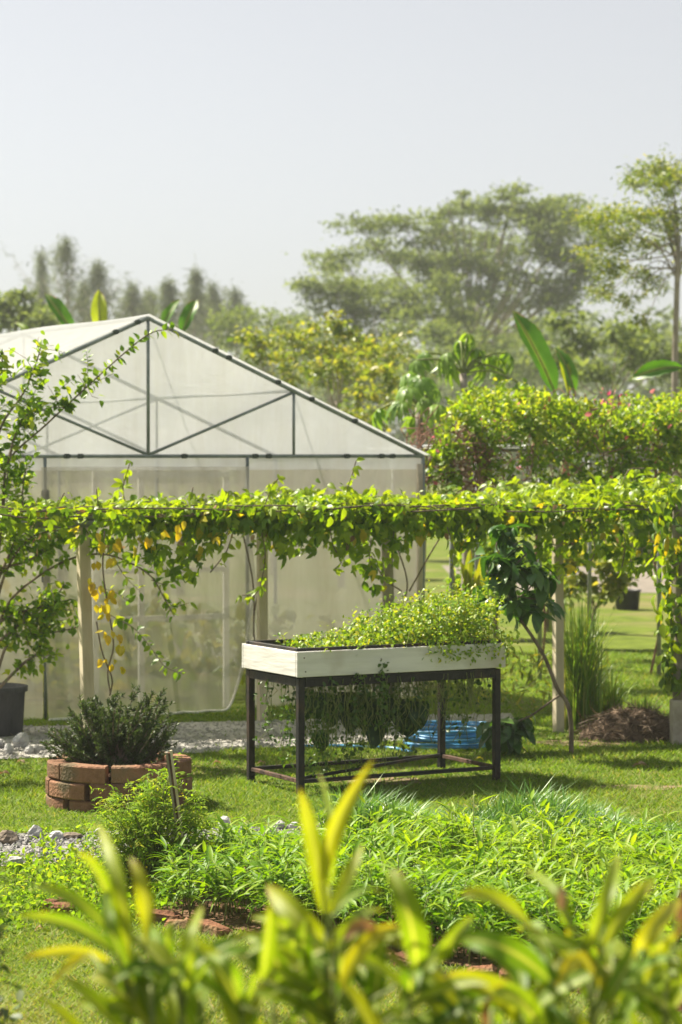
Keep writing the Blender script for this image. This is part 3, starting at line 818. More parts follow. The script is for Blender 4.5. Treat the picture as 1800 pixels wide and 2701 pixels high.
    Dd.add(np.stack([PF[0] + a * c - b * s_, PF[1] + a * s_ + b * c, z], 1), rvec(k, .5) + (0, 0, -1), rvec(k), rng.uniform(.04, .08, k), rng.random(k))
    foliage(Dd, T_OV, M['lf_dead'], t, base, 0, rest='dead_leaves')
    for V in stems.V: V -= base
    stems.build('stems', M['bark'], t, True)
    # the withering shoot with yellow leaves by the left post
    y0 = P(285, 1820, 17.3)
    ty = thing('withered_vine_shoot', 'vine shoot with drooping yellow leaves beside the left pergola post', 'vine', y0)
    q = spline([P(x, y, 17.3) - y0 for x, y in ((292, 1832), (285, 1770), (300, 1700), (285, 1600), (272, 1500), (276, 1400))], 8)
    MB().tube(q, .006, 6).build('stem', M['bark'], ty, True)
    q2 = spline([P(x, y, 17.32) - y0 for x, y in ((290, 1835), (296, 1790), (270, 1720), (255, 1640))], 6)
    MB().tube(q2, .006, 6).build('stem', M['bark'], ty, True)
    Y = Leaves()
    for (x, y) in ((245, 1535), (262, 1545), (250, 1560), (240, 1530), (275, 1590), (290, 1570), (262, 1600), (280, 1615), (270, 1670), (290, 1668), (285, 1682), (310, 1680), (318, 1700), (270, 1740), (282, 1742), (295, 1745), (320, 1710), (325, 1760), (300, 1560), (270, 1430), (300, 1440), (310, 1420), (255, 1480), (300, 1470), (262, 1410), (385, 1420), (430, 1395), (480, 1380), (470, 1395)):
        for r_ in range(2):
            Y.add(P(x + random.uniform(-7, 7), y + random.uniform(-8, 8), 17.28 + random.uniform(-.04, .04)), rvec(1, .35) + (0, -.1, -1), rvec(1, .5) + (0, -1, .3), rng.uniform(.06, .10), rng.uniform(0, 1))
    foliage(Y, T_OV, M['lf_yellow'], ty, y0, 80)
vine()
# ================================================================= RAISED PLANTER TABLE
TA = R(28.4)
TO = G(783, 2099)
def tw(a, b, z):
    return np.array((TO[0] + a * math.cos(TA) - b * math.sin(TA), TO[1] + a * math.sin(TA) + b * math.cos(TA), z))
TL, TW = 1.585, 0.795
def table():
    t = thing('planter_table', 'raised planter with whitewashed boards on a black steel frame, standing on the lawn', 'planter', TO, TA)
    bt, bb, th = 0.93, 0.765, 0.02
    zc, zh = (bt + bb) / 2, bt - bb
    fb = MB().box((TL / 2, 0, zc), (TL, th, zh), .003).build('board', M['whitewood'], t)
    MB().box((TL / 2, TW, zc), (TL, th, zh), .003).build('board', M['whitewood'], t)
    MB().box((th / 2, TW / 2, zc), (th, TW - th - .004, zh - .004), .003).build('board', M['whitewood'], t)
    MB().box((TL - th / 2, TW / 2, zc), (th, TW - th - .004, zh - .004), .003).build('board', M['whitewood'], t)
    for a, b, z in ((.05, -.011, .89), (.62, -.011, .86), (1.50, -.011, .85), (1.53, -.011, .9), (.06, -.011, .80)):
        MB().box((a, b, z), (.008, .004, .008)).build('screw', M['rust'], fb)
    ins = .035; lg = .045
    for a in (ins + .01, TL - ins - .01):
        for b in (ins, TW - ins):
            MB().box((a, b, 0.755 / 2 - .01), (lg, lg, .775), .004).build('leg', M['blacksteel'], t)
    for b in (ins, TW - ins):
        MB().box((TL / 2, b, .728), (TL - 2 * ins - lg - .025, lg * .95, .062), .003).build('frame_rail', M['blacksteel'], t)
        MB().box((TL / 2, b, .085), (TL - 2 * ins - lg - .025, .026, .026), .003).build('stretcher', M['blacksteel'], t)
    for a in (ins + .01, TL - ins - .01):
        MB().box((a, TW / 2, .728), (lg * .95, TW - 2 * ins - lg - .004, .055), .003).build('frame_rail', M['blacksteel'], t)
        MB().box((a, TW / 2, .085), (.026, TW - 2 * ins - lg - .004, .026), .003).build('stretcher', M['rust'], t)
    MB().tube([(.1, .08, .1), (TL - .1, TW - .1, .1)], .012, 6).build('brace', M['blacksteel'], t)
    # steel rim standing just proud of the boards
    r = .032
    MB().box((TL / 2, .038, bt + .006), (TL - .03, r, .028), .003).build('rim', M['blacksteel'], t)
    MB().box((TL / 2, TW - .038, bt + .006), (TL - .03, r, .028), .003).build('rim', M['blacksteel'], t)
    MB().box((.036, TW / 2, bt + .006), (r, TW - .11, .0275), .003).build('rim', M['blacksteel'], t)
    MB().box((TL - .036, TW / 2, bt + .006), (r, TW - .11, .0275), .003).build('rim', M['blacksteel'], t)
    MB().box((TL / 2, TW / 2, .80), (TL - .05, TW - .03, .05)).build('tray', M['tray'], t)
table()
def herbs():
    L = Leaves(); st = MB()
    for i in range(620):
        a = random.uniform(.26, TL + .03) ** 1.0; b = random.uniform(.04, TW - .03)
        f = (a - .26) / (TL - .26)
        top = 0.03 + .50 * max(0, f - .12) ** 1.05 * (1 if f < .82 else .8) * random.uniform(.3, 1.1)
        base = np.array((a, b, .83))
        end = base + (random.gauss(0, .05), random.gauss(0, .05), .09 + top)
        if i % 3 == 0: st.tube([tw(*base), tw(*((base + end) / 2 + rng.normal(0, .01, 3))), tw(*end)], .0022, 4)
        k = int(7 + 20 * top / .3)
        u = rng.random(k) ** .6
        p = base + (end - base) * u[:, None] + rvec(k, .022)
        pw_ = np.stack([TO[0] + p[:, 0] * math.cos(TA) - p[:, 1] * math.sin(TA), TO[1] + p[:, 0] * math.sin(TA) + p[:, 1] * math.cos(TA), p[:, 2]], 1)
        L.add(pw_, rvec(k) + (0, 0, .2), rvec(k, .5) + (0, -.1, 1), rng.uniform(.018, .044, k), np.clip(rng.normal(.52, .25, k), 0, 1))
    # some spilling over the front right edge
    for i in range(60):
        a = random.uniform(.95, TL + .1); k = 9
        p0 = tw(a, random.uniform(-.05, .03), random.uniform(.86, 1.0))
        L.add(p0 + rvec(k, .03), rvec(k) + (0, 0, -.2), rvec(k, .6) + (0, -.3, 1), rng.uniform(.018, .04, k), np.clip(rng.normal(.5, .2, k), 0, 1))
    o = foliage(L, T_OV, M['lf_herb'], None, (0, 0, 0), 0, rest='herbs')
    tag(o, 'small leaved bright green herbs filling the raised planter', 'herbs', kind='stuff')
    s = st.build('herb_stems', M['stem'], o, True); s['kind'] = 'stuff'
herbs()
def trailing():
    """thin strands and small leaves hanging under the planter"""
    st = MB(); L = Leaves()
    for i in range(300):
        a = random.uniform(.06, TL - .05); b = random.choice((random.uniform(.0, .12), random.uniform(.1, TW - .05)))
        ln = random.uniform(.1, .62) * (0.75 if a > .9 else 1)
        z0 = .74
        pts = [tw(a, b, z0)]
        for j in range(1, 6):
            pts.append(tw(a + random.gauss(0, .012) * j ** .5, b + random.gauss(0, .012), z0 - ln * j / 5))
        st.tube(pts, .0022, 4)
        k = int(ln * random.choice((2, 6, 18)))
        for j in range(k):
            q = pts[0] + (pts[-1] - pts[0]) * random.random()
            L.add(q + rng.normal(0, .014, 3), rvec(1, .6) + (0, 0, -.5), rvec(1, .7) + (0, -.5, .5), rng.uniform(.018, .05), np.clip(rng.normal(.22, .2), 0, 1))
    # leafier hanks: beside the near leg, mid front
    for (a, b, zt, zb, k, sp) in ((.1, .25, .72, .15, 170, .06), (.2, .05, .7, .05, 110, .04), (.45, .0, .80, .45, 80, .03), (.62, -.02, .86, .4, 120, .03), (.8, .1, .72, .2, 80, .05), (.95, .2, .7, .2, 60, .05), (.5, .2, .6, .1, 90, .06), (.3, .3, .5, .05, 90, .07), (.05, .5, .7, .3, 50, .05), (.28, .02, .8, .65, 30, .03)):
        z = rng.uniform(zb, zt, k)
        p = np.array([tw(a + rng.normal(0, sp), b + rng.normal(0, sp * .5), zz) for zz in z])
        L.add(p, rvec(k, .7) + (0, 0, -.5), rvec(k, .6) + (0, -.5, .6), rng.uniform(.02, .045, k), np.clip(rng.normal(.45, .2, k), 0, 1))
    o = foliage(L, T_OV, M['lf_trail'], None, (0, 0, 0), 0, rest='trailing_vines')
    tag(o, 'thin leafy strands trailing down under the raised planter', 'trailing plants', kind='stuff')
    s = st.build('strands', M['stem'], o, True); s['kind'] = 'stuff'
trailing()
def taro():
    base = tw(.75, .45, .775)
    t = thing('broad_leaved_plant', 'trailing plant with large dark leaves hanging in the shade under the raised planter', 'plant', base)
    for (x, y, x2, y2, wd) in ((810, 1835, 800, 1905, 60), (840, 1825, 842, 1900, 55), (880, 1830, 872, 1920, 80), (925, 1825, 925, 1935, 90), (985, 1840, 975, 1950, 90), (1075, 1845, 1075, 1945, 105), (1000, 1910, 985, 1975, 60), (850, 1930, 845, 1985, 50), (1030, 1835, 1020, 1910, 70), (955, 1825, 950, 1900, 60), (1100, 1850, 1110, 1925, 60)):
        D = tw((x - 783) / 345, .3, 0)[1] + random.uniform(-.12, .12)
        A = P(x, y, D); B = P(x2, y2, D - random.uniform(-.1, .1)); mid = (A + B) / 2 + (0, -.07, .02)
        wm = wd / FPX * D
        V, F = ribbon(A - base, mid - base, B - base, wm, (random.uniform(-.4, .4), -1, .3), 8, .05, .35, .3)
        put('leaf', mesh_np('leaf', V, F, M['lf_taro'], tint=random.random()), t)
        q = spline([np.array((A[0] - base[0] + random.gauss(0, .03), A[1] - base[1] + random.gauss(0, .03), .0)), (A - base) + (0.01, 0, .05), (A - base)], 5)
        MB().tube(q, .006, 6).build('stalk', M['stem'], t, True)
taro()

# ================================================================= BRICK RING WITH SHRUB
def brick_ring():
    c = G(313, 2105); c[1] += 0.17
    c = np.array((c[0], 15.25, 0)); c[0] = (313 - 900) / FPX * 15.25
    t = thing('brick_planter', 'round planter built of curved terracotta blocks in three courses', 'planter', c)
    H = .105
    for ci, (z0, off, ro) in enumerate(((-.035, 3, .455), (.072, 25, .462), (.18, -4, .455))):
        n = 8
        for k in range(n):
            gap = R(random.uniform(2.4, 6.5))
            a0 = R(off + k * 45) + gap / 2; a1 = R(off + (k + 1) * 45) - gap / 2
            m = 6; e = .009; ri = ro - .115; hh = H - .004 + random.uniform(-.004, .006)
            V = []; F = []
            for i in range(m + 1):
                a = a0 + (a1 - a0) * i / m
                # flatter than a true arc
                ro2 = ro * (1 - .015 * math.sin(math.pi * i / m)) if False else ro
                for (r_, z_) in ((ri + e, 0), (ri, e), (ri, hh - e), (ri + e, hh), (ro2 - e, hh), (ro2, hh - e), (ro2, e), (ro2 - e, 0)):
                    V.append((r_ * math.cos(a), r_ * math.sin(a), z0 + z_ + .003 * math.sin(a * 3 + ci)))
            for i in range(m):
                for j in range(8):
                    q = (j + 1) % 8
                    F.append((i * 8 + j, i * 8 + q, i * 8 + 8 + q, i * 8 + 8 + j))
            F.append(tuple(range(7, -1, -1))); F.append(tuple(range(m * 8, m * 8 + 8)))
            F = [f[::-1] for f in F]
            o = put('brick', mesh_np('brick', V, F, M['terracotta'], smooth=False), t)
            o.rotation_euler = (random.uniform(-.006, .006), random.uniform(-.006, .006), 0)
            o.location = (random.gauss(0, .009), random.gauss(0, .009), 0)
    V = []; F = []
    nr, na = 6, 28
    V.append((0, 0, .245))
    for r_ in range(1, nr + 1):
        for i in range(na):
            a = 2 * math.pi * i / na
            V.append((.335 * r_ / nr * math.cos(a), .335 * r_ / nr * math.sin(a), .245 - .03 * (r_ / nr) ** 2 + random.uniform(-.008, .008)))
    F += [(0, 1 + i, 1 + (i + 1) % na) for i in range(na)]
    for r_ in range(nr - 1):
        for i in range(na):
            j = (i + 1) % na; q = 1 + r_ * na
            F.append((q + i, q + na + i, q + na + j, q + j))
    put('soil', mesh_np('soil', V, F, M['soil']), t)
    # the shrub
    b = c + (-.03, 0, .235)
    s = thing('evergreen_shrub', 'dark evergreen shrub with needle leaves growing in the brick planter', 'shrub', b)
    L = Leaves(); st = MB()
    def D_(x, y): return P(x, y, c[1]) - b
    tips = [(150, 1920), (135, 1935), (175, 1900), (215, 1830), (228, 1850), (250, 1870), (270, 1860), (300, 1845), (325, 1850), (350, 1838), (372, 1850), (400, 1835), (420, 1840), (430, 1870), (435, 1900), (438, 1935), (420, 1960), (390, 1880), (200, 1905), (190, 1880), (240, 1920), (290, 1900), (330, 1900), (360, 1910), (270, 1950), (320, 1960), (200, 1960), (165, 1955), (400, 1930), (380, 1970), (300, 1985), (250, 1990), (345, 1990), (225, 1940)]
    tips = [(x, y, 0) for x, y in tips] + [(x + random.uniform(-25, 25), y + random.uniform(5, 50), 1) for x, y in tips] + [(x + random.uniform(-25, 25), y + random.uniform(-5, 60), 2) for x, y in tips] + [(x + random.uniform(-30, 30), y + random.uniform(5, 70), 3) for x, y in tips]
    for (x, y, kk) in tips:
        e = D_(x, y); e[1] += random.uniform(-.28, .24) * (1 if kk else .5)
        r0 = np.array((random.uniform(-.07, .07) + e[0] * .15, random.uniform(-.1, .1), 0))
        mid = r0 + (e - r0) * .5 + (-(e[0] - r0[0]) * .08, 0, -.02 + abs(e[0]) * -.08)
        q = spline([r0, mid, e], 8)
        st.tube(q, [.006 * (1 - i / len(q)) + .002 for i in range(len(q))], 5)
        ln = np.linalg.norm(e - r0)
        # side twigs
        axes = [(q, .45)]
        for j in range(5):
            i0 = random.randint(len(q) // 3, len(q) - 2)
            dd = unit((q[min(i0 + 1, len(q) - 1)] - q[i0 - 1])) + rng.normal(0, .45, 3) + (0, 0, .25)
            e2 = q[i0] + unit(dd) * random.uniform(.05, .11)
            axes.append(([q[i0], (q[i0] + e2) / 2 + rng.normal(0, .006, 3), e2], 0.0))
            st.tube(axes[-1][0], .0022, 4)
        for ax, start in axes:
            ax = np.array(ax); k = 60 if start else 46
            u = rng.uniform(start, 1, k) * (len(ax) - 1); i0 = np.minimum(u.astype(int), len(ax) - 2); f = (u - i0)[:, None]
            p = ax[i0] * (1 - f) + ax[i0 + 1] * f; tan = unit(ax[i0 + 1] - ax[i0])
            L.add(p + b, tan * .9 + rvec(k, .65), rvec(k), rng.uniform(.018, .036, k), np.clip(rng.normal(.36, .22, k), 0, 1))
    foliage(L, T_ND, M['lf_shrub'], s, b, 0)
    st.build('branches', M['bark'], s, True)
brick_ring()

# ================================================================= POT WITH MULBERRY TREE
def mulberry():
    pc = G(-12, 1938); pc[2] = 0
    t = thing('plant_pot', 'large dark grey pot at the left edge beside pale stones', 'pot', pc)
    MB().lathe([(.20, 0), (.215, .02), (.235, .34), (.255, .345), (.258, .385), (.232, .39), (.225, .33), (.05, .33)], n=36).build('pot_body', M['pot'], t, True)
    MB().lathe([(.222, .30), (.222, .345), (.1, .355)], n=24).build('soil', M['soil'], t, True)
    b = pc + (0, 0, .34)
    tr = thing('mulberry_tree', 'young tree with bright oval leaves and long arching branches in the grey pot', 'tree', b)
    L = Leaves(); st = MB(); DT = float(pc[1]) - .35
    def tw_(pts, r0, r1, every, lo, hi, D=DT, side=1.0, start=0.0, dz=None, tint=(.1, .9)):
        q = spline([P(x, y, (D if len(p_) < 3 else p_[2])) for p_ in pts for x, y in [p_[:2]]], 8)
        n = len(q)
        st.tube([v - b for v in q], [r0 + (r1 - r0) * i / n for i in range(n)], 6)
        acc = 0; cnt = 0
        for i in range(1, n):
            seg = np.linalg.norm(q[i] - q[i - 1]); acc += seg
            if i / n < start: continue
            while acc > every:
                acc -= every; cnt += 1
                tan = unit(q[i] - q[i - 1])
                sd = unit(np.cross(tan, (0, -1, 0))) * (1 if cnt % 2 else -1)
                L.add(q[i] + rng.normal(0, .008, 3), tan * .5 + sd * side + rng.normal(0, .35, 3) + (0, 0, -.1), rvec(1, .45)[0] + (0, -.35, .8), rng.uniform(lo, hi), rng.uniform(*tint))
        return q
    root = (-12, 1830)
    def br(*pts, r0=.014, r1=.004, every=.028, lo=.05, hi=.09, start=.2, **k): return tw_(list(pts), r0, r1, every, lo, hi, start=start, **k)
    Q = []
    trunk = tw_([(-12, 1840), (-18, 1780), (-14, 1720), (-20, 1600), (-5, 1500), (-25, 1400)], .022, .014, 9, .05, .08)
    Q += [br((-20, 1600), (0, 1430), (10, 1300), (25, 1212), (120, 1122), (230, 1020), (330, 930), (400, 878), (458, 868), r0=.012, every=.024, start=.55),
          br((-5, 1480), (-30, 1300), (0, 1135), (60, 1040), (95, 960), (108, 915), every=.018, start=.3),
          br((-25, 1400), (-30, 1200), (-10, 1050), (10, 930), every=.018),
          br((-15, 1700), (0, 1640), (40, 1570), (130, 1502), (210, 1467), (280, 1463), (345, 1485), (400, 1522), (432, 1575), (460, 1625), r0=.013, every=.03, start=.15),
          br((-12, 1825), (60, 1752), (100, 1720), (115, 1660), (125, 1600), every=.03),
          br((-12, 1790), (20, 1700), (60, 1675), (130, 1670), (205, 1655), every=.03),
          br((-18, 1620), (20, 1500), (80, 1420), (170, 1400), (260, 1430), every=.02),
          br((-18, 1560), (30, 1450), (60, 1380), (60, 1300), (70, 1230), every=.02),
          br((0, 1500), (70, 1480), (140, 1440), (200, 1390), every=.02),
          br((-18, 1650), (40, 1620), (110, 1600), (190, 1580), every=.018), br((-10, 1700), (50, 1650), (120, 1620), (170, 1540), every=.018),
          br((-5, 1480), (5, 1380), (15, 1300), (25, 1212), r0=.008, every=.03), br((25, 1212), (40, 1150), (80, 1080), every=.022),
          br((210, 1045), (228, 1010), (232, 960), (228, 925), r0=.004, r1=.002, every=.016, start=0, lo=.05, hi=.07),
          br((120, 1122), (90, 1060), (100, 1010), r0=.004, r1=.002, every=.02, start=0), br((160, 1085), (150, 1040), (190, 1000), r0=.004, r1=.002, every=.02, start=0),
          br((230, 1020), (270, 1000), (300, 985), r0=.003, r1=.002, every=.025, start=0), br((170, 1075), (130, 1075), (90, 1095), r0=.004, r1=.002, every=.02, start=0),
          br((345, 1485), (360, 1460), (372, 1400), r0=.003, r1=.002, every=.05, start=0), br((400, 1530), (440, 1540), (490, 1505), r0=.004, r1=.002, every=.02, start=.1),
          br((432, 1575), (460, 1600), (500, 1590), r0=.003, r1=.002, every=.02, start=.1), br((300, 1470), (330, 1520), (370, 1560), r0=.004, r1=.002, every=.03, start=.1),
          br((250, 1600), (303, 1629), (357, 1660), (402, 1714), (437, 1759), (485, 1778), r0=.004, r1=.002, every=.024, start=.2), br((250, 1550), (300, 1560), (345, 1590), r0=.003, r1=.002, every=.03)]
    # twigs off the branches, most in the dense part at left
    for i in range(210):
        q = random.choice(Q[:13]); j = random.randint(len(q) // 4, len(q) - 2)
        if 900 + q[j][0] / q[j][1] * FPX > 235: continue
        e = q[j] + rng.normal(0, .12, 3) * (1, .9, .8) + (0.02, 0, .03)
        m = (q[j] + e) / 2 + rng.normal(0, .02, 3)
        st.tube([v - b for v in (q[j], m, e)], [.003, .0025, .0015], 4)
        k = 9
        u = rng.random((k, 1)); p = q[j] * (1 - u) + e * u + rvec(k, .025)
        L.add(p, rvec(k, .7) + (0, 0, -.1), rvec(k, .5) + (0, -.3, .8), rng.uniform(.045, .085, k), np.clip(rng.normal(.52, .25, k), 0, 1))
    foliage(L, T_OV, M['lf_mul'], tr, b, 300)
    st.build('branches', M['bark'], tr, True)
mulberry()
# ================================================================= VEGETABLE BED
def bed_plants():
    # water spinach: lance leaves on leaning stems, a dense uncountable mass
    L = Leaves(); st = MB()
    SP = [tuple(G(*p)) for p in [(420, 2416), (615, 2450), (1000, 2520), (1560, 2596), (2150, 2696), (2500, 2350), (1900, 2300), (1300, 2310), (850, 2290), (640, 2300), (540, 2340)]]
    xs = [p[0] for p in SP]; ys = [p[1] for p in SP]
    n = 0; tries = 0
    while n < 2400 and tries < 20000:
        tries += 1
        x, y = random.uniform(min(xs), min(max(xs), 2.9)), random.uniform(min(ys), max(ys))
        if not pip(np.array([x]), np.array([y]), SP)[0]: continue
        n += 1
        lump = 0.5 + 0.5 * math.sin(x * 4.1 + 1.5 * math.sin(y * 3)) * math.sin(y * 4.7 + x)
        h = random.uniform(.17, .34) * (0.78 + .4 * lump) * (1.25 if random.random() < .05 else 1)
        ln = rng.normal(0, .07, 2)
        b = np.array((x, y, 0.0)); e = b + (ln[0], ln[1] - .03, h)
        m = (b + e) / 2 + (ln[0] * -.2, 0, .02)
        if n % 2 == 0: st.tube([b, m, e], [.004, .0035, .002], 4)
        k = random.randint(8, 12)
        u = rng.uniform(.3, 1, k) ** .7
        p = b * (1 - u[:, None]) + e * u[:, None] + rvec(k, .01)
        az = rng.uniform(0, 6.28, k)
        d = np.stack([np.cos(az), np.sin(az), rng.uniform(.0, 1.0, k) * (.4 + u)], 1)
        L.add(p, d, rvec(k, .25) + (0, 0, 1), rng.uniform(.08, .17, k) * (1.1 - .25 * u), np.clip(rng.normal(.40 + .16 * lump + .12 * (u - .6) + .1 * math.sin(x * 2 + y), .2, k), 0, 1))
    o = foliage(L, T_SPI, M['lf_spin'], None, (0, 0, 0), 0, rest='water_spinach')
    tag(o, 'dense bright green water spinach with narrow leaves in the vegetable bed', 'vegetables', kind='stuff')
    s = st.build('spinach_stems', M['stem'], o, True); s['kind'] = 'stuff'
    # garlic chives behind: thin arching blades
    CH = [tuple(G(*p)) for p in [(860, 2286), (1300, 2300), (1900, 2292), (2500, 2330), (2500, 2215), (1700, 2215), (1300, 2228), (880, 2248)]]
    xs = [p[0] for p in CH]; ys = [p[1] for p in CH]
    k = 34000
    x = rng.uniform(min(xs), min(max(xs), 2.9), k); y = rng.uniform(min(ys), max(ys), k)
    ok = pip(x, y, CH); x, y = x[ok], y[ok]; k = len(x)
    # tufts
    cx = np.round(x / .09) * .09 + .02 * np.sin(y * 30); x = cx + (x - cx) * .55
    fade = np.clip((2.6 - x) / 1.6, .45, 1)
    h = rng.uniform(.2, .42, k) * fade * (.85 + .2 * np.sin(x * 5 + y * 2)); az = rng.uniform(0, 6.28, k); out = rng.uniform(.05, .75, k) * h
    b = np.stack([x, y, np.zeros(k)], 1); hd = np.stack([np.cos(az), np.sin(az), np.zeros(k)], 1)
    sd = np.stack([-np.sin(az), np.cos(az), np.zeros(k)], 1) * rng.uniform(.003, .005, k)[:, None]
    m = b + hd * (out * .3)[:, None]; m[:, 2] = h * .7
    t = b + hd * out[:, None]; t[:, 2] = h * rng.uniform(.7, 1.0, k)
    V = np.stack([b - sd, b + sd, m - sd, m + sd, t], 1).reshape(-1, 3)
    F = (np.array([(0, 1, 3), (0, 3, 2), (2, 3, 4)])[None] + (np.arange(k) * 5)[:, None, None]).reshape(-1, 3)
    c = put('garlic_chives', mesh_np('garlic_chives', V, F, M['lf_chive'], tint=np.repeat(np.clip(rng.normal(.42, .2, k), 0, 1), 3)))
    tag(c, 'thin blue green chives growing in tufts behind the water spinach', 'vegetables', kind='stuff')
    # low weeds left of the tomato and along the strip
    W = Leaves()
    for (px, py, spx, spy, k, hi) in ((60, 2395, 55, 16, 500, .05), (170, 2370, 70, 22, 800, .07), (120, 2320, 60, 12, 320, .06), (240, 2310, 40, 10, 260, .08), (120, 2240, 14, 4, 60, .06), (300, 2420, 60, 14, 420, .06), (400, 2390, 40, 14, 260, .07), (700, 2228, 60, 5, 200, .05), (30, 2450, 40, 10, 140, .03), (60, 2285, 80, 9, 320, .05), (200, 2268, 50, 8, 220, .06), (150, 2205, 60, 4, 120, .04), (560, 2235, 20, 5, 90, .06)):
        for i in range(k):
            g0 = G(px + random.gauss(0, spx), py + random.gauss(0, spy))
            W.add(g0 + (0, 0, random.uniform(.0, hi)), rvec(1, .8)[0] + (0, 0, .5), rvec(1, .5)[0] + (0, 0, 1), rng.uniform(.02, .05), np.clip(rng.normal(.5, .22), 0, 1))
    o = foliage(W, T_LAN[:1] + T_OV[:2], M['lf_tom'], None, (0, 0, 0), 0, rest='weeds')
    tag(o, 'low green weeds between the lawn and the gravel strip', 'weeds', kind='stuff')
bed_plants()
def tomato():
    b = G(400, 2352)
    t = thing('tomato_bush', 'bushy tomato plant with small pale leaves tied up at a short stake', 'bush', b)
    L = Leaves(); st = MB(); FL = Leaves()
    lobes = [(400, 2120, 75, 55), (450, 2200, 70, 60), (380, 2220, 80, 70), (320, 2240, 55, 60), (430, 2290, 80, 50), (360, 2310, 70, 40), (430, 2060, 28, 35), (290, 2140, 28, 30), (345, 2160, 40, 40), (500, 2160, 28, 45), (505, 2240, 40, 50), (520, 2180, 24, 40), (265, 2200, 25, 30), (300, 2300, 40, 30), (275, 2120, 12, 25), (510, 2090, 14, 22), (410, 2090, 30, 30)]
    for (x, y, rx, ry) in lobes:
        c = P(x, y, b[1] + .02)
        for i in range(int(rx * ry / 30)):
            v = rng.normal(0, .62, 3)
            e = c + v * np.array((rx / FPX * b[1], .13, ry / FPX * b[1]))
            if e[2] < .02: e[2] = random.uniform(.02, .1)
            r0 = b + rng.normal(0, .03, 3) * (1, 1, 0) + (0, 0, .02)
            if i % 5 == 0:
                q = [r0, r0 + (e - r0) * (.35, .35, .55), e]
                st.tube([v_ - b for v_ in spline(q, 4)], .0028, 4)
            # a pinnate leaf: leaflets along a rachis
            dr = unit(rng.normal(0, 1, 3) * (1, 1, .5) + (0, 0, .25)); ln = random.uniform(.05, .10)
            k = 7
            u = np.linspace(.2, 1, k)[:, None]
            p = e + dr * ln * u + (0, 0, -1) * (u ** 2) * ln * .3
            sd = unit(np.cross(dr, (0, 0, 1)))
            sgn = np.array([1, -1, 1, -1, 1, -1, 0])[:, None]
            L.add(p, dr * .5 + sd * sgn + rvec(k, .2), rvec(k, .35) + (0, -.1, 1), rng.uniform(.022, .045, k), np.clip(rng.normal(.58, .2) + rng.normal(0, .1, k), 0, 1))
            if random.random() < .12: FL.add(e + rng.normal(0, .02, 3), rvec(1), rvec(1), rng.uniform(.012, .02), rng.random())
    foliage(L, [lance(3, .3, .3, .3, .38), lance(3, .24, .5, .3, .35)], M['lf_tom'], t, b, 0)
    foliage(FL, T_OV[:1], M['lf_yellow'], t, b, 0, rest='flowers')
    st.build('stems', M['stem'], t, True)
    # channel-shaped wooden stake
    s0 = P(468, 2150, b[1] - .05); s1 = P(446, 1982, b[1] - .05)
    s = thing('garden_stake', 'split wooden stake leaning out of the tomato bush', 'stake', (s0[0], s0[1], 0))
    ax = unit(s1 - s0); foot = s0 - ax * (s0[2] + .04) / ax[2]
    sx = unit(np.cross(ax, (0, -1, 0)));  sy = np.cross(sx, ax)
    o0 = np.array((s0[0], s0[1], 0))
    for off, wd, dp in ((-.0105, .011, .03), (.0105, .013, .024)):
        V = []
        for base in (foot, s1 + ax * (.004 if off > 0 else -.004)):
            for (i, j) in ((-1, -1), (1, -1), (1, 1), (-1, 1)):
                V.append(base - o0 + sx * (off + i * wd / 2) + sy * (j * dp / 2))
        MB().add(V, [(3, 2, 1, 0), (4, 5, 6, 7), (0, 1, 5, 4), (1, 2, 6, 5), (2, 3, 7, 6), (3, 0, 4, 7)]).build('slat', M['stake'] if off > 0 else M['greypost'], s)  # sunlight put into the colour: pale lit slat, grey slat for the shaded one
    V = []
    for base in (foot, s1 - ax * .008):
        for (i, j) in ((-1, -1), (1, -1), (1, 1), (-1, 1)):
            V.append(base - o0 + sx * (i * .006) + sy * (.008 + j * .005))
    MB().add(V, [(3, 2, 1, 0), (4, 5, 6, 7), (0, 1, 5, 4), (1, 2, 6, 5), (2, 3, 7, 6), (3, 0, 4, 7)]).build('core', M['rust'], s)
tomato()

# ---- rocks along the gravel, each its own
def rock(px, py, wpx, hpx, label, mat='rock', seed=0, dz=0.0):
    b = G(px, py); sc = b[1] / FPX
    a, h = wpx * sc / 2, hpx * sc
    rg = np.random.default_rng(100 + seed)
    V = []; F = []; n, m = 10, 6
    pl = unit(rg.normal(size=(9, 3))); off = rg.uniform(.62, .95, 9)
    def cut(v):
        for q, o_ in zip(pl, off):
            dd = v @ q
            if dd > o_: v = v - q * (dd - o_)
        return v
    for k in range(m + 1):
        ph = math.pi * k / m
        for i in range(n):
            th = 2 * math.pi * i / n + .3 * k
            v = cut(np.array((math.sin(ph) * math.cos(th), math.sin(ph) * math.sin(th), -math.cos(ph)))) * rg.uniform(.93, 1.05)
            V.append((v[0] * a, v[1] * a * .8, h * .42 + v[2] * h * .62))
    for k in range(m):
        for i in range(n):
            j = (i + 1) % n
            F.append((k * n + i, k * n + j, k * n + n + j, k * n + n + i))
    o = put('rock', mesh_np('rock', V, F, M[mat], smooth=False), None, b + (0, 0, dz))
    o.rotation_euler = (0, 0, rg.uniform(0, 6))
    tag(o, label, 'rock', 'rocks along the gravel')
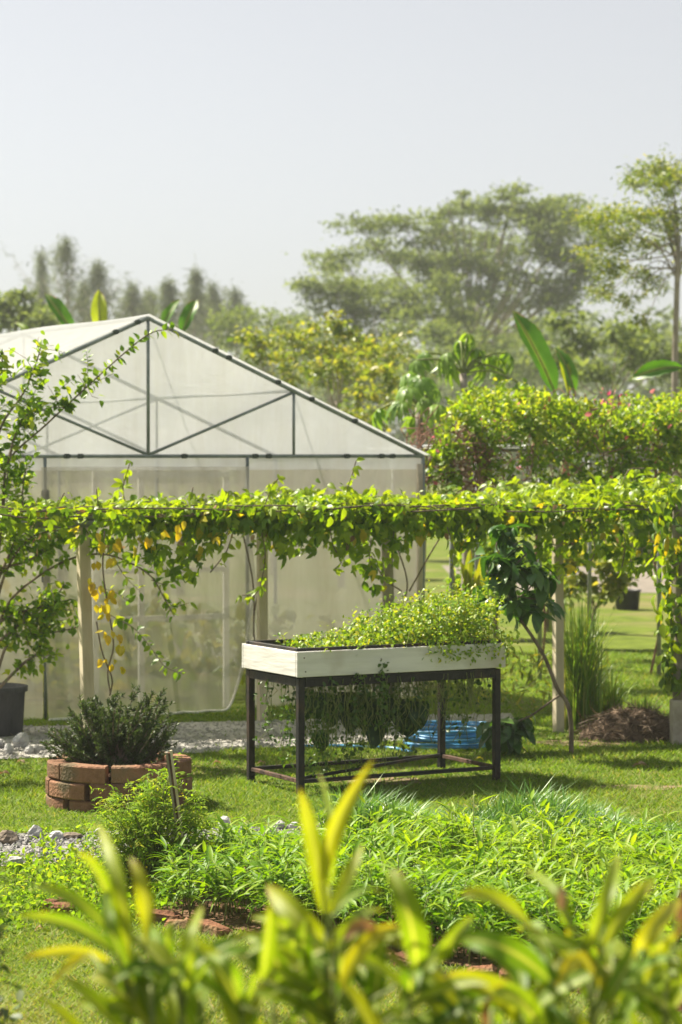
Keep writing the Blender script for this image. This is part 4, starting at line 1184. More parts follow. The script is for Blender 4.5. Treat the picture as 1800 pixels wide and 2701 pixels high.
for i, r_ in enumerate([(92, 2215, 58, 38, 'pale angular rock on the gravel edge below the brick planter'), (150, 2217, 50, 26, 'low flat pale rock right of the angular pale one', 'rock'), (20, 2228, 70, 38, 'brown grey rock at the far left end of the gravel strip', 'rock_brown'),
                        (190, 2214, 60, 20, 'flat brown rock under the brick planter on the gravel edge', 'rock_brown'), (262, 2206, 26, 24, 'small white rock peeping out left of the tomato bush'), (593, 2190, 44, 42, 'peaked grey rock standing right of the tomato bush'),
                        (736, 2190, 46, 26, 'rounded pale rock below the near leg of the raised planter'), (778, 2192, 36, 24, 'smaller pale rock next to the rounded one below the raised planter'), (868, 2180, 50, 26, 'pale rock half hidden behind the tall ginger leaf'),
                        (38, 2288, 56, 34, 'white rock lying on the near edge of the gravel strip'), (648, 2215, 26, 12, 'small flat stone on the gravel strip right of the tomato bush'),
                        (22, 1990, 42, 34, 'white stone in front of the grey pot'), (55, 1972, 60, 42, 'larger grey stone leaning on the grey pot'), (78, 1990, 34, 24, 'small pale stone right of the grey pot'), (96, 1988, 24, 22, 'smallest tan stone right of the grey pot'), (2, 1975, 40, 26, 'bluish grey stone at the left picture edge by the pot')]):
    rock(*r_[:5], mat=r_[5] if len(r_) > 5 else 'rock', seed=i)
# ---- worn bricks along the near side of the bed
def edging():
    b = G(700, 2465)
    t = thing('brick_edging', 'row of worn reddish bricks along the near edge of the vegetable bed', 'edging', b)
    spots = [(425, 2434), (475, 2446), (560, 2462), (735, 2482), (765, 2488), (850, 2508), (1010, 2535), (1090, 2552), (1270, 2576), (1360, 2590), (1520, 2612), (1570, 2622), (1750, 2655), (1840, 2670)]
    for i, (x, y) in enumerate(spots):
        p = G(x, y)
        mb = MB().box((0, 0, 0), (random.uniform(.11, .2), random.uniform(.07, .1), random.uniform(.055, .085)), .012)
        V = mb.V[0]; V += np.random.default_rng(i).normal(0, .005, V.shape)
        o = mb.build('brick', M['oldbrick'], t)
        o.location = p - b + (0, 0, .008)
        o.rotation_euler = (random.gauss(0, .12), random.gauss(0, .1), R(-20) + random.gauss(0, .35))
    for (x, y) in ((145, 2400), (165, 2412)):
        p = G(x, y)
        o = MB().box((0, 0, 0), (.12, .07, .07), .012).build('brick', M['oldbrick'], t); o.location = p - b + (0, 0, .02); o.rotation_euler = (.1, 0, random.random())
edging()
# ---- fallen leaves
for (x, y, s_, lb) in ((1690, 2027, .11, 'curled dry leaf on the lawn at the right, behind the chives'), (12, 2050, .09, 'brown dry leaf on the lawn at the left picture edge'), (55, 2018, .07, 'dark dry leaf on the lawn left of the brick planter'), (572, 2020, .06, 'dry leaf on the lawn left of the raised planter'), (690, 2020, .06, 'dry leaf under the left end of the raised planter'), (870, 2020, .06, 'yellowed leaf under the middle of the raised planter'), (1265, 2010, .06, 'orange leaf on the lawn under the right end of the raised planter'), (105, 2462, .04, 'tiny brown leaf on the near lawn at the left')):
    V, F = ribbon((0, -s_ / 2, .012), (0, 0, .05), (0, s_ / 2, .012), s_ * .5, (0, 0, 1), 6, .15, .5)
    o = put('fallen_leaf', mesh_np('fallen_leaf', V, F, M['lf_dead'] if 'orange' not in lb and 'yellow' not in lb else M['lf_yellow'], tint=random.random()), None, G(x, y))
    o.rotation_euler = (0, 0, random.uniform(1, 2)); tag(o, lb, 'leaf', 'fallen leaves on the lawn')

# ================================================================= HOSE
def hose():
    c = G(1190, 1978); c[1] += .28; c[0] = (1188 - 900) / FPX * c[1]
    pts = []
    N = 7 * 28
    for i in range(N):
        a = 2 * math.pi * i / 28 + 3.5; lay = i / 28
        r_ = .31 + .035 * math.sin(lay * 2.3) + .012 * math.sin(a * 2 + lay)
        pts.append((r_ * math.cos(a), r_ * math.sin(a), .012 + .021 * lay * .95 + .005 * math.sin(a * 3 + lay)))
    lead = [G(x, y) - c + (0, 0, .012) for x, y in ((800, 1972), (880, 1971), (960, 1974), (1040, 1978), (1085, 1988))]
    ld = spline(lead, 6)
    allp = [tuple(v) for v in ld] + pts
    me = mesh_np('garden_hose', *tube(allp, .0115, 8), M['hose'])
    o = put('garden_hose', me, None, c)
    tag(o, 'coiled light blue garden hose lying on the lawn behind the raised planter', 'hose')
hose()

# ================================================================= LEANING TREE WITH GLOSSY LEAVES
def leaning_tree():
    b = G(1508, 1992); D = float(b[1])
    t = thing('leaning_tree', 'young tree with a crooked thin trunk and tufts of dark glossy leaves', 'tree', b)
    tr = spline([P(x, y, d) - b for x, y, d in ((1508, 1996, D), (1506, 1900, D), (1494, 1850, D), (1470, 1815, D), (1440, 1740, D), (1405, 1680, D), (1370, 1630, D), (1350, 1590, D), (1335, 1520, D), (1325, 1450, D))], 6)
    n = len(tr)
    MB().tube(tr, [.019 - .011 * i / n for i in range(n)], 8).build('trunk', M['bark'], t, True)
    MB().tube(spline([P(x, y, D) - b for x, y in ((1480, 1832), (1440, 1860), (1400, 1888), (1360, 1905), (1340, 1915))], 5), .008, 6).build('branch', M['bark'], t, True)
    for pts in (((1350, 1590), (1390, 1560), (1410, 1530)), ((1345, 1560), (1310, 1550), (1290, 1560)), ((1335, 1520), (1370, 1480), (1390, 1460)), ((1330, 1480), (1310, 1440), (1330, 1400)), ((1345, 1570), (1420, 1580), (1440, 1570))):
        MB().tube(spline([P(x, y, D) - b for x, y in pts], 5), .006, 5).build('branch', M['bark'], t, True)
    L = Leaves()
    for (x, y, k, dd) in ((1330, 1400, 20, 0), (1300, 1470, 14, -.15), (1355, 1445, 16, .1), (1405, 1500, 20, -.1), (1330, 1530, 18, -.15), (1415, 1560, 16, .15), (1300, 1585, 16, 0), (1360, 1590, 16, -.1), (1445, 1525, 14, 0), (1385, 1430, 8, .1), (1280, 1550, 12, 0), (1390, 1600, 12, 0), (1435, 1585, 10, 0), (1345, 1490, 14, -.15),
                          (1330, 1915, 28, 0), (1375, 1900, 20, .05), (1295, 1920, 16, -.05), (1350, 1940, 16, 0)):
        c = P(x, y, D + dd)
        az = rng.uniform(0, 6.28, k)
        k = int(k * 1.15); az = rng.uniform(0, 6.28, k)
        d = np.stack([np.cos(az), np.sin(az), rng.uniform(-1.2, .35, k)], 1)
        L.add(c + rvec(k, .03), d, rvec(k, .3) + (0, 0, 1), rng.uniform(.13, .23, k), np.clip(rng.normal(.5, .25, k), 0, 1))
    foliage(L, T_OBO, M['lf_glossy'], t, b, 300)
leaning_tree()

# ================================================================= LEMONGRASS, HEAP, RIGHT POST
def blades(b, k, h, spread, mat, wid=.006, part='blades', parent=None, hmin=.5):
    az = rng.uniform(0, 6.28, k); hh = rng.uniform(hmin, 1, k) * h; out = rng.uniform(.03, 1, k) ** 1.4 * spread
    p0 = np.stack([rng.normal(0, .05, k), rng.normal(0, .05, k), np.zeros(k)], 1)
    hd = np.stack([np.cos(az), np.sin(az), np.zeros(k)], 1); sd = np.stack([-np.sin(az), np.cos(az), np.zeros(k)], 1)
    rows = []
    for u in (0, .35, .7, .9, 1.0):
        c = p0 + hd * (out * u ** 2)[:, None]; c[:, 2] = hh * (u - .28 * (out / spread) * u ** 3)
        wv = wid * (1 - u ** 2)
        rows += [c - sd * wv, c + sd * wv]
    V = np.stack(rows, 1).reshape(-1, 3)
    T = []
    for i in range(4):
        T += [(2 * i, 2 * i + 1, 2 * i + 3), (2 * i, 2 * i + 3, 2 * i + 2)]
    F = (np.array(T)[None] + (np.arange(k) * 10)[:, None, None]).reshape(-1, 3)
    o = put(part, mesh_np(part, V, F, mat, tint=np.repeat(np.clip(rng.normal(.4, .22, k), 0, 1), 8)), parent)
    o['kind'] = 'stuff'
    return o
def right_side():
    for (x, y, h, lb, k, sp) in ((1530, 1922, 1.22, 'tall lemongrass clump right of the pale pergola post', 620, .5), (1600, 1915, .62, 'shorter lemongrass clump leaning over the brown heap', 220, .5), (1700, 1928, .34, 'small dry grass clump growing behind the brown heap', 160, .4)):
        b = G(x, y)
        t = thing('lemongrass', lb, 'grass clump', b, group='lemongrass clumps')
        blades(b, k, h, sp, M['lf_lemon'], parent=t)
        q = blades(b, 70, .3, .25, M['lf_dead'], parent=t, part='dry_blades')
    # brown heap of cut straw
    b = G(1672, 1950)
    t = thing('straw_heap', 'brown heap of dry straw and soil beside the right post', 'heap', b)
    V = []; F = []; na, nr = 36, 9
    V.append((0, 0, .2))
    for r_ in range(1, nr + 1):
        for i in range(na):
            a = 2 * math.pi * i / na; u = r_ / nr
            V.append((.42 * u * math.cos(a) * (1 + .08 * math.sin(a * 3)), .27 * u * math.sin(a), .2 * (1 - u ** 3.2) * (1 + .18 * math.sin(a * 5 + r_ * .7)) + random.uniform(-.01, .01) - (.01 if u == 1 else 0)))
    F += [(0, 1 + i, 1 + (i + 1) % na) for i in range(na)]
    for r_ in range(nr - 1):
        for i in range(na):
            j = (i + 1) % na; q = 1 + r_ * na
            F.append((q + i, q + na + i, q + na + j, q + j))
    put('mound', mesh_np('mound', V, F, M['straw']), t)
    k = 1500
    az = rng.uniform(0, 6.28, k); u = np.sqrt(rng.random(k))
    p = np.stack([.43 * u * np.cos(az), .28 * u * np.sin(az), .205 * (1 - u ** 3.2) * (1 + .15 * np.sin(az * 5 + u * 6)) + .01], 1)
    S_ = Leaves(); S_.add(p + b, rvec(k) * (1, 1, .35) + (0, 0, -.15), rvec(k), rng.uniform(.06, .16, k), rng.random(k))
    foliage(S_, [lance(3, .06, .2, .1)], M['lf_straw'], t, b, 0, rest='straw')
    # right post: trunk-like, on a concrete foot
    b = G(1795, 1962)
    t = thing('climber_post', 'brown rounded post on a concrete foot at the right edge', 'post', b)
    MB().box((0, 0, .16), (.15, .15, .36), .012).build('concrete_foot', M['concrete'], t)
    MB().tube(spline([(0, 0, .3), (.01, 0, .8), (-.01, .01, 1.3), (0, 0, 1.85)], 5), .062, 12).build('shaft', M['greypost'], t, True)
    cl = b + (0, 0, .4)
    c = thing('climbing_vine', 'leafy climber with yellowing leaves wrapped round the right post', 'vine', cl)
    L = Leaves(); k = 620
    z = rng.uniform(.45, 1.95, k); az = rng.uniform(0, 6.28, k); rr = .075 + rng.random(k) ** 2 * .2 * (z / 1.6)
    L.add(b + np.stack([rr * np.cos(az), rr * np.sin(az), z], 1), rvec(k, .5) + (0, 0, -.9), rvec(k, .5) + np.stack([np.cos(az), np.sin(az), np.full(k, .4)], 1), rng.uniform(.06, .13, k), np.clip(rng.normal(.32, .26, k), 0, 1))
    foliage(L, T_OV, M['lf_vine'], c, cl, 150)
    Y = Leaves()
    for (x, y, x2, y2) in ((1740, 1400, 1726, 1470), (1762, 1410, 1756, 1480), (1745, 1560, 1760, 1590), (1770, 1545, 1765, 1580), (1790, 1420, 1785, 1480)):
        A = P(x, y, b[1] - .1); B = P(x2, y2, b[1] - .1)
        Y.add(A, B - A, (0, -1, .2), np.linalg.norm(B - A), random.random())
    foliage(Y, T_LAN[:1], M['lf_yellow'], c, cl, 10)
    MB().tube(spline([np.array((.08 * math.cos(a), .08 * math.sin(a), .1 + .13 * a)) for a in np.arange(0, 11, .5)], 3), .008, 5).build('stem', M['stem'], c, True)
    # the ginger-like yellow leaf clump under the pergola, behind the planter
    b = G(1240, 1870)
    t = thing('yellow_leaf_plant', 'upright plant with yellow green strap leaves behind the glossy tree', 'plant', b)
    for (x, y, x2, y2, wd) in ((1225, 1640, 1240, 1440, 26), (1255, 1640, 1275, 1450, 30), (1250, 1600, 1215, 1480, 22), (1245, 1640, 1225, 1530, 26), (1262, 1640, 1255, 1500, 24), (1240, 1640, 1195, 1540, 24)):
        D = b[1]; A = P(x, y, D); B = P(x2, y2, D)
        V, F = ribbon(A - b, (A + B) / 2 - b + (0, -.05, .05), B - b, wd / FPX * D, (.3, -1, .2), 8)
        put('leaf', mesh_np('leaf', V, F, M['lf_ging'], tint=random.uniform(.4, .7), ribbon5=True), t)
        MB().tube([(0, 0, 0), (A - b) * .6, A - b], .008, 5).build('stalk', M['stem'], t, True)
    # far black plant container on the lawn
    b = G(1655, 1608)
    t = thing('black_container', 'black plastic container standing on the far lawn at the right', 'container', b)
    MB().lathe([(.15, 0), (.165, .02), (.185, .26), (.2, .265), (.2, .285), (.175, .285), (.16, .1), (.05, .1)], n=28).build('container_body', M['blackplastic'], t, True)
    # planting below the pergola's shade, seen between table and post
    for (x, y, h, w_, k, lb) in ((1420, 1880, .5, .25, 260, 'wispy green weeds between the planter and the pale pergola post'), (1215, 1850, .55, .22, 240, 'light green weeds behind the raised planter legs')):
        b = G(x, y); t = thing('weed_clump', lb, 'weeds', b, group='weed clumps')
        L = Leaves()
        p = b + np.stack([rng.normal(0, w_, k), rng.normal(0, .15, k), rng.uniform(0, h, k)], 1)
        L.add(p, rvec(k, .6) + (0, 0, .7), rvec(k), rng.uniform(.06, .14, k), rng.random(k))
        foliage(L, T_LAN, M['lf_light'], t, b, 0)
right_side()

# ================================================================= BOUGAINVILLEA ARBOUR
def arbour():
    a0 = G(1192, 1800); a0[1] = 23.3; a0[0] = (1192 - 900) / FPX * 23.3
    A = R(18)
    ca, sa = math.cos(A), math.sin(A)
    W_ = lambda a, b, z: np.array((a0[0] + a * ca - b * sa, a0[1] + a * sa + b * ca, z))
    t = thing('arbour', 'arbour of thin grey steel posts carrying a bougainvillea', 'arbour', a0, A)
    for a in (0, .92, 2.2, 3.6):
        for b in (0, 1.7):
            MB().tube([(a, b, -.02), (a, b, 2.25)], .022, 8).build('post', M['pipe'], t, True)
    for b in (0, 1.7): MB().tube([(-.3, b, 2.25), (4.4, b, 2.25)], .02, 8).build('beam', M['pipe'], t, True)
    for a in (0, .92, 2.2, 3.6, 4.3): MB().tube([(a, -.1, 2.285), (a, 1.8, 2.285)], .015, 6).build('cross_bar', M['pipe'], t, True)
    base = W_(2, .85, 2.3)
    v = thing('bougainvillea', 'thick bougainvillea with yellow green leaves and pink bracts over the arbour', 'climber', base)
    L = Leaves(); Pk = Leaves(); st = MB()
    k = 30000
    a = rng.uniform(-.35, 4.6, k); b = rng.uniform(-.3, 2.0, k)
    top = 2.70 + .1 * np.sin(a * 2.3 + .5) + .09 * np.sin(a * 6 + b * 3) + .05 * np.sin(a * 14 + b * 5) - .45 * np.clip((.12 - a) / .45, 0, 1) ** 1.5
    bot = 1.86 + .1 * np.sin(a * 3.7) + .07 * np.sin(a * 9)
    front = rng.random(k) < .55
    b = np.where(front, rng.normal(-.22, .10, k) + .10 * np.sin(a * 5 + 1), b)
    z = np.where(front, bot + (top - bot) * rng.random(k) ** .75, top - rng.random(k) ** 2 * .25)
    clump = np.sin(a * 9 + 2 * np.sin(z * 7)) * np.sin(z * 11 + a * 4) + .4 * np.sin(a * 23 + z * 17)
    b -= np.where(front, .06 * clump, 0)
    keep = rng.random(k) < np.clip(.5 + .6 * clump - np.where(front, .15 * (2.25 - z).clip(0), 0), .08, 1)
    wx = a0[0] + a * ca - b * sa; wy = a0[1] + a * sa + b * ca
    keep &= 900 + wx / wy * FPX > 1105 + 150 * np.clip(z - 1.95, 0, 1) ** 1.5 + rng.normal(0, 16, k)
    a, b, z, front = a[keep], b[keep], z[keep], front[keep]; k = len(a)
    p = np.stack([a0[0] + a * ca - b * sa, a0[1] + a * sa + b * ca, z], 1)
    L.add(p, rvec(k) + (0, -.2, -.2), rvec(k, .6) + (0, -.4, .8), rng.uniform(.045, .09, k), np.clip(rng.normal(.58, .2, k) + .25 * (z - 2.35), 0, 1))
    m = 170
    i = rng.integers(0, k, m)
    i = i[rng.random(m) < .6]
    m = len(i)
    Pk.add(p[i] + (0, -.08, .05) + rvec(m, .05), rvec(m), rvec(m), rng.uniform(.045, .08, m), rng.random(m))
    for (x, y) in ((1590, 1040), (1610, 1060), (1260, 1130), (1420, 1085), (1390, 1110), (1370, 1230), (1490, 1240), (1190, 1555), (1520, 1235), (1650, 1060), (1450, 1205)):
        if y > 1300: continue
        Pk.add(P(x, y, a0[1] + .3) + rvec(7, .04), rvec(7), rvec(7), rng.uniform(.035, .06, 7), rng.random(7))
    foliage(L, T_OV[:2], M['lf_boug'], v, base, 300)
    foliage(Pk, T_OV[:1], M['lf_pink'], v, base, 0, rest='pink_bracts')
    # brown tangle of old stems, bare at the left end and along the underside
    for i in range(420):
        if i < 130: aa = random.uniform(-.42, .35); zz = random.uniform(1.95, 2.5)
        else: aa = random.uniform(.2, 4.5); zz = random.uniform(1.95, 2.6)
        q = [W_(aa, random.uniform(-.25, .1), zz)]
        for j in range(4): q.append(q[-1] + rng.normal(0, .09, 3) + (0, 0, -.045))
        st.tube([x - base for x in spline(q, 3)], .0055, 4)
    for (aa, bb) in ((0.05, .1), (.95, .05), (2.2, .1), (3.6, .1)):
        q = spline([W_(aa + random.uniform(-.05, .05), bb + random.uniform(-.05, .05), z_) for z_ in (0, .6, 1.2, 1.8, 2.3)], 4)
        st.tube([x - base for x in q], .014, 6)
    st.build('stems', M['twig_brown'], v, True)
arbour()
# ================================================================= BACKGROUND TREES
def crown_tree(name, label, D, foot_px, clumps, mat, leaf, per, trunk_r, bark='bark_grey', group=None, templates=None, fork=None, depth=1.0, tint=(.5, .22), up=.7, dens=1.0, n_ind=0, limb=.26, fat=1.0):
    """a trunk, limbs that reach every leaf clump, and leaves through each clump's volume; clumps in photo pixels at distance D"""
    b = P(foot_px, 1200, D); b[2] = 0
    t = thing(name, label, 'tree', b, group=group)
    sc = D / FPX
    f = np.array((0, 0, 0)) if fork is None else P(fork[0], fork[1], D) - b
    if fork is None: f = np.array((0, 0, 1.2))
    L = Leaves(); st = MB()
    tk = spline([(0, 0, -.05), f * .5 + rng.normal(0, trunk_r * .6, 3) * (1, 1, 0), f], 5)
    MB().tube(tk, [trunk_r * (1.25 - .55 * i / len(tk)) for i in range(len(tk))], 10).build('trunk', M[bark], t, True)
    for (x, y, rx, ry) in clumps:
        ry = ry * fat; rx = rx * (1 + (fat - 1) * .35)
        c = P(x, y, D) - b
        c[1] += random.uniform(-1, 1) * depth
        hub = f + (c - f) * .45 + (0, 0, -.12 * np.linalg.norm(c[:2] - f[:2])) + rng.normal(0, .1 * sc * 60, 3)
        q = spline([f * random.uniform(.85, 1), hub, c], 5); n = len(q)
        st.tube(q, [trunk_r * limb * (1 - i / n) + trunk_r * .05 for i in range(n)], 5)
        k = int(per * rx * ry / 1000 * dens) + 6
        # many small uneven sprays with a loose outline instead of one ball
        npf = 16
        puff = unit(rng.normal(size=(npf, 3))) * rng.uniform(.2, 1.25, (npf, 1))
        wts = rng.random(npf) ** 1.5 + .05
        w_ = puff[rng.choice(npf, k, p=wts / wts.sum())] + rng.normal(size=(k, 3)) * rng.uniform(.12, .5, (k, 1)) * (1.1, 1.1, .8)
        p = c + w_ * np.array((rx * sc, min(rx, ry * 1.6) * sc, ry * sc))
        for j in range(5):
            e = c + puff[j] * np.array((rx * sc, rx * sc * .8, ry * sc))
            st.tube([c - (0, 0, ry * sc * .3), (c + e) / 2 - (0, 0, .05 * rx * sc), e], [trunk_r * .09, trunk_r * .06, trunk_r * .03], 4)
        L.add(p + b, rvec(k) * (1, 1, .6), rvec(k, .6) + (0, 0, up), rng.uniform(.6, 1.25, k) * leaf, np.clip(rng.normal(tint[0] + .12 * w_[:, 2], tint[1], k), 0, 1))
    st.build('limbs', M[bark], t, True)
    foliage(L, templates or T_OV[:2], M[mat], t, b, n_ind, rest='crown')
    return t
rain = [(880, 665, 60, 22), (950, 610, 65, 25), (1000, 640, 60, 28), (1060, 600, 70, 28), (900, 700, 50, 20), (1130, 640, 60, 30), (1180, 680, 60, 35), (1240, 545, 50, 20), (1290, 560, 55, 25), (1350, 520, 50, 22), (1360, 580, 70, 35), (1430, 560, 65, 30), (1470, 530, 55, 25), (1500, 600, 60, 35), (1540, 560, 50, 28), (1280, 620, 60, 30), (1330, 660, 70, 35), (1420, 650, 70, 40), (1230, 700, 70, 35), (1480, 690, 60, 40), (1310, 730, 60, 30), (1400, 740, 60, 30), (1570, 640, 50, 30), (1210, 525, 22, 8), (1365, 498, 18, 12), (1100, 700, 60, 30), (1160, 740, 60, 35), (1260, 780, 60, 35), (1350, 800, 60, 35), (1440, 800, 55, 40), (1060, 670, 50, 25), (1200, 620, 55, 28), (1520, 720, 55, 40), (1480, 780, 50, 40), (1180, 570, 40, 18), (1140, 580, 45, 18), (1400, 600, 60, 30)]
crown_tree('rain_tree', 'huge hazy spreading tree with umbrella crown right of the centre', 125, 1255, rain, 'lf_rain', .24, 1050, .42, fork=(1250, 900), depth=3, templates=T_TINY, fat=1.12, dens=.36, limb=.2)
crown_tree('rain_tree', 'lower hazy spreading tree left of the huge one, feathery round crown', 112, 950, [(830, 770, 50, 22), (880, 760, 60, 28), (940, 780, 60, 30), (1000, 760, 60, 30), (1060, 780, 60, 35), (870, 800, 55, 25), (930, 830, 60, 30), (1010, 830, 65, 35), (1100, 830, 60, 35), (800, 755, 25, 10), (1150, 770, 50, 35), (1190, 830, 60, 40)], 'lf_rain', .22, 950, .3, fork=(960, 960), depth=2.0, templates=T_TINY, fat=1.12, dens=.38, limb=.2)
crown_tree('slender_tree', 'tall slender tree with airy light green foliage at the right edge', 42, 1795, [(1710, 440, 50, 20), (1760, 430, 45, 22), (1690, 470, 40, 16), (1740, 480, 50, 26), (1790, 470, 40, 28), (1620, 555, 55, 26), (1580, 590, 50, 24), (1690, 570, 55, 28), (1640, 630, 55, 30), (1720, 640, 45, 25), (1560, 680, 45, 22), (1610, 710, 40, 24), (1680, 720, 40, 22), (1740, 560, 40, 24), (1790, 600, 35, 40), (1600, 770, 40, 20), (1740, 740, 30, 24), (1650, 800, 35, 18), (1700, 850, 30, 18), (1850, 520, 60, 40), (1870, 640, 60, 40), (1860, 440, 50, 30)], 'lf_light', .13, 330, .06, fork=(1790, 620), depth=.7, templates=T_LAN, tint=(.3, .22), fat=1.4, dens=.62)
crown_tree('green_tree', 'pale hazy tree with thin crown low behind the slender tree', 60, 1620, [(1500, 850, 50, 30), (1560, 900, 55, 35), (1620, 880, 50, 35), (1660, 940, 55, 40), (1720, 900, 60, 40), (1790, 930, 60, 50), (1480, 930, 60, 40), (1560, 970, 60, 35)], 'lf_rain', .2, 120, .12, fork=(1610, 1040), depth=1.5)
for (D, fx, fork, cl, lb) in ((40, 900, (890, 1060), [(830, 870, 40, 22), (880, 850, 45, 25), (930, 890, 50, 25), (860, 920, 50, 25), (910, 960, 50, 25), (840, 980, 45, 25), (960, 930, 40, 25)], 'yellowish thin tree standing behind the right roof edge of the greenhouse'),
                              (44, 720, (715, 1000), [(660, 890, 40, 22), (700, 910, 40, 22), (740, 940, 45, 25), (690, 950, 40, 22), (770, 990, 45, 25)], 'light green thin tree right above the greenhouse roof'),
                              (38, 1010, (1010, 1120), [(980, 980, 45, 25), (1030, 1000, 45, 25), (960, 1040, 45, 25), (1040, 1060, 45, 30), (990, 1090, 45, 30), (940, 1100, 40, 25)], 'low light green tree between the greenhouse and the papaya'),
                              (52, 820, (820, 1080), [(780, 900, 60, 40), (840, 950, 70, 40), (900, 1000, 70, 40), (960, 960, 70, 40), (1020, 930, 60, 40)], 'duller bushy tree behind the yellowish thin one')):
    crown_tree('thin_tree', lb, D, fx, cl, 'lf_light', .13, 85 if D < 50 else 150, .05, fork=fork, depth=.6, group='thin trees behind the greenhouse', tint=(.4, .25))
for i, (D, fx, cl, lb) in enumerate(((105, 640, [(600, 850, 50, 30), (660, 830, 55, 28), (720, 850, 55, 30), (620, 900, 55, 35), (700, 910, 60, 35), (770, 880, 55, 30)], 'soft olive tree above the middle of the right roof slope'),
                              (112, 880, [(800, 850, 55, 30), (860, 880, 60, 35), (940, 870, 60, 35), (820, 930, 60, 35), (900, 950, 60, 40), (980, 920, 60, 40), (1000, 1000, 60, 40), (920, 1030, 60, 40)], 'olive tree below the low spreading crown'),
                              (98, 1120, [(1060, 880, 55, 35), (1130, 870, 55, 35), (1190, 900, 55, 35), (1090, 950, 60, 40), (1160, 970, 60, 40), (1240, 900, 55, 35), (1060, 1020, 60, 40), (1280, 960, 60, 40)], 'olive tree behind the papaya leaves'),
                              (108, 1400, [(1340, 900, 55, 35), (1400, 880, 55, 35), (1460, 900, 55, 40), (1380, 960, 60, 40), (1450, 980, 60, 40), (1320, 980, 60, 40)], 'olive tree behind the long banana leaf'))):
    crown_tree('olive_tree', lb, D, fx, cl, 'lf_rain', .2, 200, .1, fork=(fx, 1080), depth=2.0, group='olive trees behind the greenhouse', tint=(.45, .25))
# casuarinas: feathery cones in the haze
def casuarina(px, top, bot, half, D, lb):
    b = P(px, 1200, D); b[2] = 0
    t = thing('casuarina', lb, 'tree', b, group='casuarinas in the haze')
    H = P(px, top, D)[2]; z0 = max(1.0, P(px, bot, D)[2]); sc = D / FPX; r_ = half * sc
    lean = random.uniform(-.4, .4)
    MB().tube([(0, 0, -.05), (lean * .4, 0, H * .5), (lean, 0, H * .97)], [.2, .12, .02], 7).build('trunk', M['bark_grey'], t, True)
    L = Leaves(); st = MB()
    ex = random.uniform(1.0, 1.5); gap = random.uniform(0, 6)
    for i in range(95):
        u = random.random() ** .85; z = z0 + (H - z0) * u
        a = random.uniform(0, 6.28)
        rr = r_ * 2.4 * (1 - u) ** ex * random.uniform(.25, 1.2) * (1 + .45 * math.sin(u * 11 + a + gap)) + .06
        s_ = np.array((lean * u, 0, z - rr * .5)); e = s_ + np.array((rr * math.cos(a), rr * math.sin(a), rr * random.uniform(.3, 1.3)))
        st.tube([s_, e], [.03, .008], 4)
        k = 20
        f = rng.uniform(.3, 1.35, (k, 1)); p = s_ + (e - s_) * f + rvec(k, .17) * (1, 1, 1.6)
        L.add(p + b, rvec(k, .4) + (0, 0, -.6) + (e - s_) * .3, rvec(k), rng.uniform(.3, .7, k), np.clip(rng.normal(.5, .25, k), 0, 1))
    st.build('limbs', M['bark_grey'], t, True)
    foliage(L, [lance(3, .08, .2, .1)], M['lf_cas'], t, b, 0, rest='crown')
for a in ((180, 634, 860, 50, 150, 'tallest hazy casuarina on the left with feathery top'), (118, 668, 860, 20, 160, 'narrow hazy casuarina left of the tallest one'), (268, 700, 860, 34, 150, 'middle sized hazy casuarina behind the upright banana leaf'), (348, 755, 860, 30, 155, 'short hazy casuarina left of the greenhouse ridge'), (442, 742, 880, 26, 145, 'hazy casuarina right behind the greenhouse ridge'), (502, 716, 900, 34, 150, 'hazy casuarina behind the two crossed banana leaves'), (572, 748, 900, 36, 155, 'broad short hazy casuarina right of the banana leaves'), (632, 765, 900, 20, 160, 'rightmost narrow hazy casuarina'), (215, 745, 880, 36, 158, 'low hazy casuarina between the tallest and the middle sized one'), (538, 775, 900, 34, 158, 'low hazy casuarina filling the gap behind the banana leaves'), (400, 775, 880, 30, 160, 'low hazy casuarina just behind the greenhouse ridge top')):
    casuarina(*a)
crown_tree('round_tree', 'hazy dark round tree at the far left behind the greenhouse roof', 80, 30, [(20, 800, 50, 25), (60, 790, 40, 20), (90, 830, 50, 25), (40, 850, 60, 25), (-40, 820, 60, 35), (130, 860, 50, 25)], 'lf_rain', .24, 260, .2, fork=(30, 930), depth=1.5, templates=T_TINY)
# far wood that reads as one mass
def wood():
    L = Leaves()
    for i in range(420):
        x = random.uniform(-700, 2500); D = random.uniform(170, 210)
        y = random.uniform(870, 960) - 20 * math.sin(x * .011) - 14 * math.sin(x * .033)
        if x > 1450: y -= 30
        c = P(x, y, D); k = 130
        c[2] = random.uniform(.5, c[2])
        L.add(c + rvec(k) * (1.4, 1.4, .9), rvec(k), rvec(k, .6) + (0, 0, .7), rng.uniform(.45, 1.0, k), np.clip(rng.normal(.4, .25, k), 0, 1))
    o = foliage(L, T_TINY, M['lf_rain'], None, (0, 0, 0), 0, rest='far_wood')
    tag(o, 'far hazy wood closing the view behind the garden', 'wood', kind='stuff')
wood()
